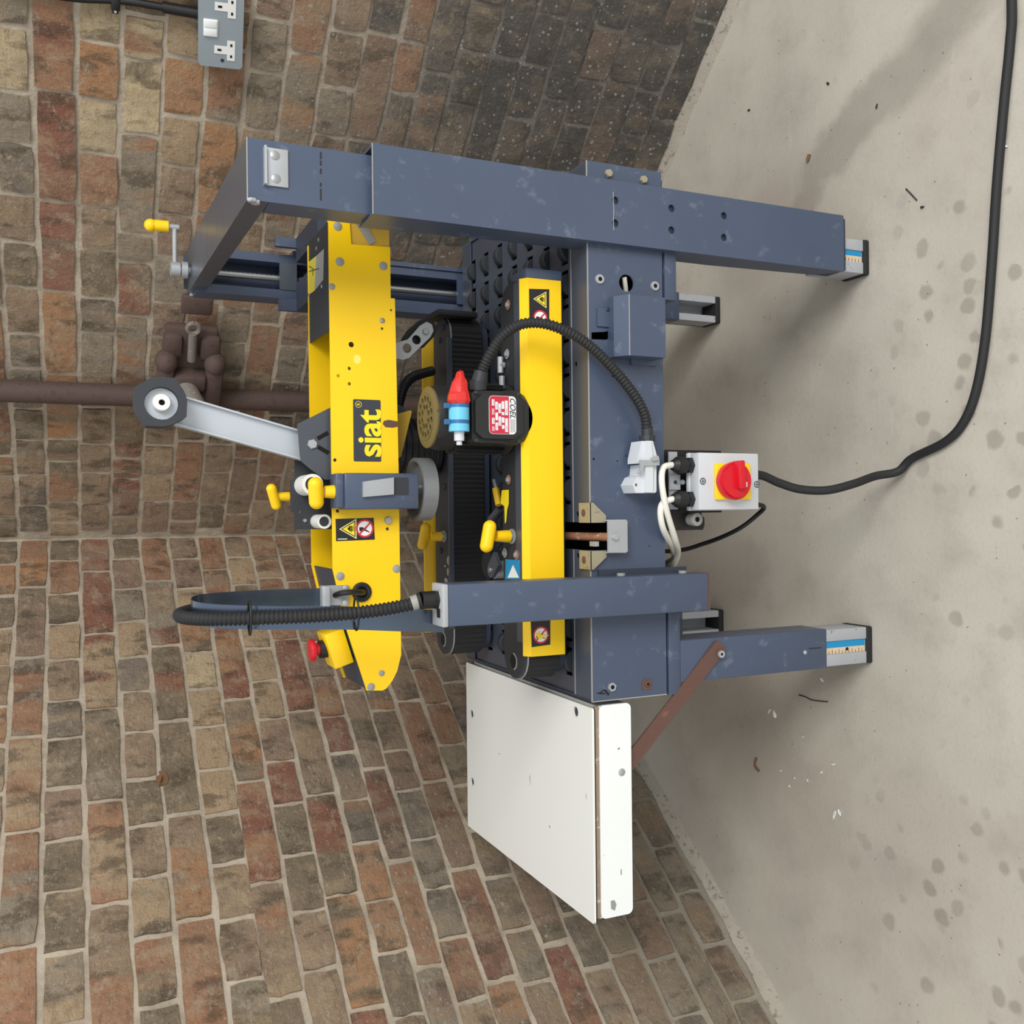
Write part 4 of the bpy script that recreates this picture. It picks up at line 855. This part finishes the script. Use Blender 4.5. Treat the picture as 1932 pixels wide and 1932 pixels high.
# clamp of the near drive at the front slot
def brk(sgn):
    xs = [(-.0165, .012), (-.0565, -.083)][sgn]
    a, b = xs; inner, outer = a, b
    m = MB().plate([(inner, .508), (inner+(outer-inner)*.35, .508), (outer, .529), (outer, .534), (inner, .534)], [], 'XZ', 1.1945, 1.1975)
    m.box(min(a, b), max(a, b), 1.1945, 1.226, .5325, .535)
    o = m.build('slot_bracket', 'brass_plate', mc)
    dome(((a*.5+b*.5), 1.212, .535), .0055, o, 'rust', .0015, (0, 0, 1), name='rusty_screw')
brk(0); brk(1)
ck = MB().plate([(-.058, .479), (-.0145, .479), (-.0125, .482), (-.0125, .511), (-.059, .511), (-.06, .482)], [], 'XZ', 1.184, 1.187).box(-.06, -.058, 1.187, 1.2, .482, .511).box(-.0145, -.0125, 1.187, 1.2, .482, .511).build('clamp_plate', 'zinc', mc)
bolt(at(1160, 1013, Y=1.184), .0055, ck, 'zinc', .004); MB().cyl((-.0372, 1.187, .503), (-.0372, 1.29, .523), .0062, seg=14).build('clamp_rod', 'rust_light', ck)
MB().box(-.0505, -.0435, 1.2, 1.215, .517, .524).build('stop_lug', 'zinc', ck)

# --- isolator switch under the bed
bk = MB().plate([(-.03, .335), (-.024, .332), (-.012, .332), (-.008, .337), (-.004, .337), (-.004, .3), (.09, .3), (.09, .42), (-.03, .42)], [], 'XZ', 1.203, 1.206).build('switch_bracket', 'black', mc)
iso = MB().box(0, .083, 1.15, 1.172, .272, .379, bev=.0015).box(-.001, .084, 1.172, 1.18, .271, .381, bev=.002).build('isolator_box', 'box_grey', mc); iso['label'] = 'light grey isolator box with red rotary switch on a yellow plate'
for px, py in ((1326, 908), (1428, 914)):
    p = at(px, py, Y=1.15); s_ = MB().lathe([(.0035, .0), (.0048, .0008), (.0052, 0)], p, (0, -1, 0), 20); s_.box(p.x-.003, p.x+.003, p.y-.0006, p.y, p.z-.0005, p.z+.0005).box(p.x-.0005, p.x+.0005, p.y-.0006, p.y, p.z-.003, p.z+.003); s_.build('lid_screw', 'slate', iso)
yp = MB().box(.0145, .0675, 1.144, 1.15, .2905, .353, bev=.002).build('switch_plate', 'yellow', iso)
kc = at(1391, 907, Y=1.13)
kn = MB().lathe([(0, -.004), (.0245, -.004), (.0255, 0), (.0275, 0), (.028, .004), (.0265, .012)], (kc.x, 1.133, kc.z), (0, 1, 0), 36).build('switch_knob', 'red', iso)
m = MB(); m.xf = Matrix.Translation((kc.x, 1.128, kc.z-.003)) @ Matrix.Rotation(math.radians(-4), 4, 'Y'); m.box(-.012, .029, -.008, .008, -.006, .006, bev=.002); m.build('knob_grip', 'red', kn)
MB().box(kc.x-.009, kc.x-.002, 1.1275, 1.129, kc.z-.016, kc.z-.011).build('knob_mark', 'label_white', kn)
for i_, py in enumerate((878, 942)):
    p = at(1297, py, Y=1.17)
    g = MB().cyl((p.x, 1.17, .38), (p.x, 1.17, .387), .0125, seg=6).cyl((p.x, 1.17, .387), (p.x, 1.17, .391), .0105, seg=16).cyl((p.x, 1.17, .391), (p.x, 1.17, .404), .0122, seg=12).cyl((p.x, 1.17, .404), (p.x, 1.17, .411), .0112, .0075, seg=16).build('cable_gland', 'black', iso)
gx = at(1297, 910, Y=1.19); gp_ = MB().box(gx.x-.011, gx.x+.011, 1.188, 1.191, .385, .404).box(gx.x-.04, gx.x+.045, 1.191, 1.194, .388, .402).build('mount_bracket', 'grey_paint', iso)
dome((gx.x, 1.188, .394), .003, gp_, 'charcoal', .001, name='screw'); bolt((gx.x, 1.188, .383), .004, gp_, 'zinc', .005, (0, -1, 0), 8)
kb = at(1312, 980, Y=1.19); MB().lathe([(.004, .018), (.0095, .018), (.01, .016), (.01, .009), (.007, .007), (.009, .004), (.009, 0)], (kb.x, 1.203, kb.z), (0, -1, 0), 24).build('knurled_knob', 'chip_grey', bk)
MB().cyl((kb.x, 1.187, kb.z), (kb.x, 1.19, kb.z), .0042).build('knob_hole', 'hole', bk)
g1, g2 = at(1297, 878, Y=1.17), at(1297, 942, Y=1.17)
w1 = [(g1.x, 1.17, .405), (g1.x, 1.17, .414), at(1251, 884, Y=1.168), at(1249, 915, Y=1.165), at(1258, 965, Y=1.17), at(1273, 1015, Y=1.19), at(1279, 1043, Y=1.22), at(1270, 1066, Y=1.25), at(1256, 1072, Y=1.3)]
w2 = [(g2.x, 1.17, .405), (g2.x, 1.17, .413), at(1250, 950, Y=1.172), at(1246, 970, Y=1.172), at(1252, 1000, Y=1.18), at(1267, 1030, Y=1.21), at(1272, 1052, Y=1.25), at(1258, 1062, Y=1.3)]
MB().tube(smooth_path(w1, 10), .0046, 12).build('white_cable', 'cable_white', mc); MB().tube(smooth_path(w2, 10), .0046, 12).build('white_cable', 'cable_white', mc)
MB().tube(smooth_path([(.01, 1.19, .273), at(1440, 955, Y=1.2), at(1428, 972, Y=1.22), at(1390, 1000, Y=1.25), at(1330, 1025, Y=1.3), at(1262, 1040, Y=1.34), (-.06, 1.4, .41)], 10), .0036, 10).build('black_cable', 'black', mc)

# --- cable post, band loop and hose at the front left
pt = MB().box(-.147, -.0925, 1.16, 1.1995, .357, .7625, bev=.002).build('cable_post', 'blue', mc)
pc = MB().box(-.1475, -.092, 1.1595, 1.2, .7625, .771, bev=.002).build('post_cap', 'grey_paint', pt)
MB().box(-.136, -.124, 1.168, 1.18, .771, .7716, bev=.0002).build('cap_socket', 'hole', pc); MB().box(-.147, -.0925, 1.1603, 1.1993, .3545, .3572).build('rust_edge', 'rust', pt)
for z in (.49, .385): MB().cyl((-.0925, 1.185, z), (-.089, 1.185, z), .006, seg=16).build('bolt', 'chip_grey', pt)
MB().box(-.0925, -.084, 1.196, 1.2, .37, .52).build('post_flange', 'blue_dark', pt)
gl = at(826, 1131, Y=1.18)
MB().cyl((gl.x, 1.18, .771), (gl.x, 1.18, .776), .013, seg=6).cyl((gl.x, 1.18, .776), (gl.x, 1.18, .793), .0115, seg=14).cyl((gl.x, 1.18, .793), (gl.x-.001, 1.181, .797), .0125, .0105, seg=14).build('hose_gland', 'black', pt)
HP = [(gl.x-.001, 1.181, .795), at(770, 1141, Y=1.185), at(700, 1153, Y=1.19), at(600, 1162, Y=1.198), at(500, 1166, Y=1.21), at(420, 1168, Y=1.226), at(368, 1167, Y=1.25), at(341, 1163, Y=1.285), at(346, 1156, Y=1.33), at(390, 1146, Y=1.372), at(470, 1138, Y=1.395), at(560, 1132, Y=1.4)]
hs = conduit(HP, .0088, .0056, 'head_hose', mc)
MB().tube(smooth_path(HP[:2], 6)[:5], .0098, 12).build('tape_band', 'chip_grey', hs)
BPp = [at(838, 1172, Y=1.201), at(760, 1170, Y=1.202), at(650, 1166, Y=1.208), at(530, 1166, Y=1.222), at(440, 1164, Y=1.24), at(385, 1160, Y=1.265), at(362, 1153, Y=1.295), at(372, 1144, Y=1.33), at(420, 1138, Y=1.352), at(500, 1133, Y=1.368), at(580, 1130, Y=1.372), at(640, 1128, Y=1.372)]
bpts = smooth_path(BPp, 8); bd = MB(); rows = []
for q, p in enumerate(bpts):
    t_ = (bpts[min(q+1, len(bpts)-1)]-bpts[max(q-1, 0)]).normalized(); nrm = t_.cross(Vector((1, 0, 0))).normalized(); hw = .0148
    rows.append([bd.bm.verts.new(p+Vector((sx*hw, 0, 0))+nrm*sn*.0006) for sx, sn in ((-1, -1), (1, -1), (1, 1), (-1, 1))])
for r0, r1 in zip(rows, rows[1:]):
    for k in range(4): bd.bm.faces.new((r0[k], r0[(k+1) % 4], r1[(k+1) % 4], r1[k]))
bd.bm.faces.new(rows[0]); bd.bm.faces.new(rows[-1][::-1])
sb = bd.build('steel_band', 'band_blue', mc, sharp=50); sb['label'] = 'springy blue steel band looping from post to head'
for (px, py, Y) in ((471, 1166, 1.217), (672, 1158, 1.197)):
    c = at(px, py, Y=Y); ring = [c+Vector((.021*math.cos(k*math.tau/24), .012*math.sin(k*math.tau/24), 0)) for k in range(25)]
    MB().tube(ring, .0014, 6).build('cable_tie', 'black', sb)
hb = MB().plate(xz([(610, 1105), (658, 1104), (658, 1142), (610, 1142)], 1.368), [], 'XZ', 1.368, HF).build('hinge_bracket', 'zinc', hd)
p = at(612, 1125, Y=1.362); MB().box(p.x-.015, p.x+.015, 1.352, 1.37, p.z-.006, p.z+.005, bev=.001).build('hinge_leaf', 'zinc', hb)
for px, py in ((617, 1111), (617, 1139), (652, 1110), (652, 1138)): dome(at(px, py, Y=1.36), .0045, hb, 'zinc', .003)
gq = at(682, 1117, Y=HF); MB().lathe([(.008, .0), (.008, .004), (.0115, .005), (.0145, .003), (.0145, 0)], (gq.x, HF, gq.z), (0, -1, 0), 28).build('grommet', 'rubber', hd)
MB().cyl((gq.x, HF-.001, gq.z), (gq.x, HF+.002, gq.z), .0085).build('grommet_hole', 'hole', hd)
MB().tube(smooth_path([at(630, 1124, Y=1.372), at(645, 1119, Y=1.355), at(668, 1117, Y=1.352), (gq.x, HF-.01, gq.z), (gq.x, HF+.01, gq.z)], 8), .0042, 10).build('lead_cable', 'black', hd)

# --- white infeed table and its rusty strut
TX0, TX1 = -.5885, -.281
th = [(890, 1347), (891, 1475), (1086, 1343)]
tt = MB().plate(rrect(TX0, TX1, 1.199, 1.681, .004), [circ(q.x, q.y, .0078, 16) for q in (at(a, b, Z=.532) for a, b in th)], 'XY', .5285, .532).build('table_top', 'white_panel', mc); tt['label'] = 'flat white infeed table top'
MB().plate(rrect(TX0+.0002, TX1-.0002, 1.1995, 1.6805, .004), [], 'XY', .5265, .5285).build('table_core', 'hole', tt)
for a, b in th: q = at(a, b, Z=.529); dome((q.x, q.y, .5285), .0074, tt, 'charcoal', .001, (0, 0, 1), name='screw')
mb = MB()
for px, py, dx, dy in ((1000, 1471, .001, .009), (942, 1422, .003, .001), (1106, 1503, .0006, .005), (1037, 1560, .002, .002)): 
    q = at(px, py, Z=.532); mb.plate([(q.x-dy, q.y-dx), (q.x+dy, q.y-dx*.3), (q.x+dy*.3, q.y+dx)], [], 'XY', .532, .5322)
mb.build('scuff_mark', 'charcoal', tt)
sk = [p for p in rrect(-.584, -.2785, .467, .5195, .008)]
skf = MB().plate(sk, [], 'XZ', 1.2, 1.204).box(-.584, -.58, 1.204, 1.676, .47, .5195).box(-.284, -.28, 1.204, 1.676, .47, .5195).box(-.584, -.28, 1.672, 1.676, .47, .5195).build('table_skirt', 'white_paint', mc)
MB().box(-.58, -.284, 1.206, 1.672, .518, .5265).box(-.582, -.2795, 1.2015, 1.206, .5195, .5265).build('tape_strip', 'tape_brown', mc)
dome(at(1173, 1457, Y=1.2), .0055, skf, 'zinc', .002)
mb = MB()
for pts in ([(1152, 1700), (1159, 1698), (1163, 1706), (1160, 1718), (1153, 1715)], [(1168, 1410), (1170, 1411), (1168, 1415), (1164, 1413)], [(1171, 1640), (1173, 1640), (1173, 1650), (1171, 1651)]): mb.plate(xz(pts, 1.2), [], 'XZ', 1.2, 1.1997)
mb.build('paint_chip', 'chip_grey', skf)
s0, s1 = Vector((-.2125, 1.1945, .3165)), Vector((-.392, 1.2095, .488)); dv = s1-s0; ang = math.atan2(dv.z, dv.x)
dn = dv.normalized(); pn = Vector((-math.sin(ang), 0, math.cos(ang))); m = MB(); m.xf = Matrix(((dn.x, 0, pn.x, s0.x), (dn.y, 1, pn.y, s0.y), (dn.z, 0, pn.z, s0.z), (0, 0, 0, 1)))
Ls = dv.length
m.plate([(-.012, -.008), (-.008, -.0115), (Ls, -.0115), (Ls, .0115), (-.008, .0115), (-.012, .008)], [], 'XZ', 0, .004)
so = m.build('strut', 'rust', mc); so['label'] = 'rusty flat steel strut propping the table'
p = at(1360, 1234, Y=1.192); MB().lathe([(.0022, .003), (.0055, .003), (.0058, 0)], p, (0, -1, 0), 20).build('bolt', 'zinc', so); MB().cyl(p, p+Vector((0, -.001, 0)), .0024).build('bolt_socket', 'hole', so)

# ------------------------------------------------------------------ loose mains cable on the floor
fp_ = [(.0514, 1.178, .275), at(1437, 897, Y=1.178), at(1470, 911, Y=1.175), at(1510, 923, Y=1.165), at(1560, 925, Y=1.15), at(1610, 913, Y=1.14), (.0503, 1.142, .05), (.0575, 1.128, .016), (.077, 1.1077, .0075), (.0976, 1.0471, .0072), (.1225, 1.0136, .0072), (.1666, .9901, .0072), (.2407, .9731, .0072), (.3444, .9613, .0072), (.4545, .9514, .0072), (.5621, .939, .0072), (.6464, .9279, .0072), (.7039, .9247, .0072), (.9, .93, .0072), (1.3, 1.0, .0072)]
pcb = thing('mains_cable', (.0514, 1.12, 0), 'thick black mains cable curling from the isolator box across the concrete floor', 'cable')
MB().tube(smooth_path(fp_, 12), .0066, 14).build('sheath', 'rubber', pcb)
MB().cyl((.0514, 1.178, .255), (.0514, 1.178, .272), .0105, seg=12).build('strain_relief', 'black', pcb)

# ------------------------------------------------------------------ fittings on the walls
def wall_frame(side, s, n, z, tilt=0):
    """matrix: local x runs along the wall to the viewer's right, local -y comes out of it, z is up"""
    d = WD[side] if side == 'R' else -WD[side]
    nn = WN[side]
    m = Matrix(((d.x, -nn.x, 0, 0), (d.y, -nn.y, 0, 0), (0, 0, 1, 0), (0, 0, 0, 1))); m.translation = W(side, s, n, z)
    return m @ Matrix.Rotation(tilt, 4, 'Y')
so = thing('wall_socket', W('R', 1.298, 0, .93), 'grey metal double power socket with white switches on the brick wall', 'socket')
SF = wall_frame('R', 1.298, 0, .966, math.radians(-4.2))
def part(name, m, parent, fn, sharp=32):
    b = MB(); b.xf = SF; fn(b); return b.build(name, m, parent, sharp)
bx_ = part('back_box', 'socket_grey', so, lambda b: b.box(-.063, .063, -.028, .0, -.034, .034, bev=.003))
fpz = part('face_plate', 'socket_grey', so, lambda b: b.plate(rrect(-.066, .066, -.0365, .0365, .007, 5), [], 'XZ', -.036, -.028))
for x0 in (-.036, .034):
    def T(b, x0=x0): b.plate([(x0-.0165, -.0235), (x0+.0165, -.0235), (x0+.0165, -.0105), (x0+.0065, -.0105), (x0+.0065, .0105), (x0-.0065, .0105), (x0-.0065, -.0105), (x0-.0165, -.0105)], [], 'XZ', -.0368, -.036)
    tt_ = part('outlet', 'white_plastic', fpz, T)
    part('pin_hole', 'hole', tt_, lambda b, x0=x0: b.box(x0-.0018, x0+.0018, -.0372, -.0366, -.001, .0055).box(x0-.0115, x0-.007, -.0372, -.0366, -.019, -.0155).box(x0+.007, x0+.0115, -.0372, -.0366, -.019, -.0155))
sw = part('switch_frame', 'white_plastic', fpz, lambda b: b.box(-.0155, .0125, -.0375, -.036, .005, .0285, bev=.0005))
for x0, x1 in ((-.0145, -.002), (-.001, .0115)): part('rocker', 'white_paint', sw, lambda b, x0=x0, x1=x1: b.box(x0, x1, -.0392, -.0375, .007, .0275, bev=.0005))
part('screw', 'charcoal', fpz, lambda b: b.cyl((-.0535, -.0366, -.003), (-.0535, -.035, -.003), .003, seg=14))
cdt = thing('conduit_run', W('R', 1.29, 0, 1.0), 'black cable conduit running down the brick wall into the socket', 'conduit')
CPs = [W('R', 1.30, .014, 1.5), W('R', 1.292, .014, 1.3), W('R', 1.292, .014, 1.2), W('R', 1.303, .014, 1.12), W('R', 1.306, .016, 1.06), W('R', 1.308, .018, .995)]
MB().tube(smooth_path(CPs, 8), .0062, 12).build('conduit_pipe', 'black', cdt)
MB().tube([W('R', 1.306, .016, 1.058), W('R', 1.308, .018, .995)], .009, 14).build('conduit_sleeve', 'black', cdt)
MB().tube(smooth_path([W('R', 1.37, .02, 1.5), W('R', 1.362, .02, 1.25), W('R', 1.352, .02, 1.08), W('R', 1.34, .02, .995)], 8), .009, 12).build('conduit_pipe', 'black', cdt)
m = MB(); m.xf = wall_frame('R', 1.3, .0, 1.13); m.box(-.013, .011, -.021, -.006, -.007, .007, bev=.002).box(-.02, -.01, -.014, 0, -.005, .005, bev=.001); cl = m.build('saddle_clip', 'black', cdt)
m = MB(); m.xf = wall_frame('R', 1.3, .0, 1.13); m.cyl((-.016, -.0155, -.0), (-.016, -.014, 0), .0022, seg=12); m.build('clip_screw', 'white_plastic', cdt)
# rusty scaffold pole with coupler
PS, PN = .497, .04
pole = MB().cyl(W('R', PS, PN, .0), W('R', PS, PN, 1.75), .0238, seg=28).build('scaffold_pole', 'iron', None); tag(pole, 'dark rusty scaffold pole standing upright against the brick wall', 'pole')
cz_ = .974
sc = thing('pipe_coupler', W('R', PS, PN, cz_), 'rusty cast coupler clamped on the pole holding a short open tube stub', 'clamp')
CF = wall_frame('R', PS, PN, cz_)
def cpart(name, m, fn, parent=sc, sharp=40):
    b = MB(); b.xf = CF; fn(b); return b.build(name, m, parent, sharp)
cb = cpart('coupler_body', 'iron', lambda b: b.plate(circ(0, 0, .036, 24), [circ(0, 0, .0239, 24)], 'XY', -.058, .058))
for z0, z1 in ((.028, .064), (-.072, -.034)):
    cpart('coupler_jaw', 'iron', lambda b: b.box(-.036, .135, -.052, -.012, z0, z1, bev=.013))
    cpart('jaw_knuckle', 'iron', lambda b: b.ball((.122, -.032, (z0+z1)/2), .026, (1, 1, .9)))
cpart('coupler_bridge', 'iron', lambda b: b.box(.06, .098, -.056, -.014, -.036, .03, bev=.008))
cpart('coupler_ear', 'iron', lambda b: b.box(.128, .186, -.034, .004, .014, .054, bev=.012))
cpart('coupler_ear', 'iron', lambda b: b.box(.126, .186, -.034, .004, -.062, -.018, bev=.012))
cpart('eye_bolt', 'iron_paint', lambda b: b.tube([Vector((.212+.0125*math.cos(k*math.tau/20), -.034, -.002+.0115*math.sin(k*math.tau/20))) for k in range(21)], .005, 8).cyl((.2, -.034, -.002), (.13, -.034, -.004), .009, seg=12))
cpart('coupler_plate', 'iron', lambda b: b.box(.07, .2, -.02, .004, -.055, .05, bev=.006))
cpart('rusty_stub', 'iron', lambda b: b.box(.228, .272, -.012, .006, -.04, .022, bev=.006))
a0, a1 = Vector((.072, -.04, .008)), Vector((.03, -.115, -.03))
ax = (a1-a0).normalized()
cpart('tube_stub', 'iron_paint', lambda b: b.lathe([(.0175, 0), (.021, 0), (.021, (a1-a0).length), (.0175, (a1-a0).length), (.0175, 0)], a0, ax, 24))
cpart('tube_bore', 'hole', lambda b: b.cyl(a0+ax*.05, a0+ax*.052, .0174, seg=20))
# broken timber plug in the left wall
m = MB(); m.xf = wall_frame('L', .778, 0, 1.05); m.plate([(-.02, -.012), (-.006, -.014), (.012, -.01), (.014, .002), (.004, .0), (.002, .008), (-.012, .009), (-.018, .004)], [], 'XZ', -.006, .002); m.xf = m.xf @ Matrix.Rotation(.2, 4, 'Y'); m.plate([(-.018, -.002), (-.006, -.003), (.0, .0), (-.008, .003), (-.016, .002)], [], 'XZ', -.012, -.004)
tag(m.build('timber_plug', 'wood'), 'small splintered timber plug set in a mortar joint of the left brick wall', 'wood plug')

# ------------------------------------------------------------------ litter
def scrap(px, py, size, label, m='paper', seed=0, asp=.5, name='paper_scrap', group='white paper scraps on the floor'):
    g = random.Random(seed); p = at(px, py, Z=0); k = size/1150; ph = g.random()*3
    mb = MB(); n = 7; top = []
    for q in range(n):
        a = q*math.tau/n; r = k*(.75+.4*g.random()); x, y = r*math.cos(a), r*math.sin(a)*asp
        top.append((p.x+x*math.cos(ph)-y*math.sin(ph), p.y+x*math.sin(ph)+y*math.cos(ph)))
    mb.plate(top, [], 'XY', .0004, .0012)
    for v in mb.bm.verts: v.co.z += g.random()*k*.35
    return tag(mb.build(name, m, sharp=10), label, 'scrap', group)
PSL = [(1453, 1342, 8, 'longer white paper scrap of the pair below the rusty strut'), (1463, 1348, 9, 'wider white paper scrap of the pair below the rusty strut'), (1576, 1538, 11, 'largest crumpled white paper scrap lying alone on the open floor'), (1586, 1533, 8, 'small torn strip of paper touching the largest crumpled scrap'), (1552, 1283, 6, 'narrow white scrap beside the left front machine leg'), (1573, 1442, 5, 'thin white sliver on the floor between the leg and the biggest scrap'), (1516, 1390, 3, 'tiny white crumb nearest below the pair of scraps')]
for k, (a, b, s_, l_) in enumerate(PSL): scrap(a, b, s_, l_, seed=k, asp=.4)
for k, (a, b) in enumerate(((1551, 1457), (1524, 1472), (1500, 1468), (1490, 1483), (1474, 1454))): scrap(a, b, 3.2, 'tiny white paper crumb in the loose cluster on the floor left of the machine', seed=20+k, asp=.5, group='paper crumbs left of the machine')
scrap(1897, 276, 8, 'slim white paper scrap lying against the mains cable', seed=41, asp=.25)
def stick(pts, r, m, label, name, cat):
    tag(MB().tube(smooth_path([at(a, b, Z=r) for a, b in pts], 5), r, 6).build(name, m), label, cat)
stick([(1507, 1311), (1520, 1315), (1533, 1321), (1562, 1324)], .0009, 'charcoal', 'thin curved dark wire lying on the floor under the table end', 'wire_offcut', 'wire')
stick([(1427, 1430), (1424, 1444), (1432, 1455)], .0022, 'wood', 'small brown splinter of wood lying on the floor', 'wood_splinter', 'splinter')
stick([(1527, 291), (1523, 304)], .003, 'wood', 'short brown twig on the damp stain near the right column', 'twig', 'twig')
stick([(1709, 356), (1718, 365), (1730, 378)], .0011, 'charcoal', 'dark crooked thread on the floor between column foot and mains cable', 'thread', 'thread')
for k, (a, b, l_) in enumerate(((1563, 158, 'dark pebble chip furthest right on the floor by the wall'), (1414, 208, 'dark chip on the floor close to the right wall foot'), (1655, 201, 'dark chip on the damp stain on the floor'), (1741, 391, 'dark oblong chip between the column foot and the mains cable'))):
    scrap(a, b, 5, l_, 'charcoal', 60+k, .5, 'grit_chip', 'dark chips on the floor')
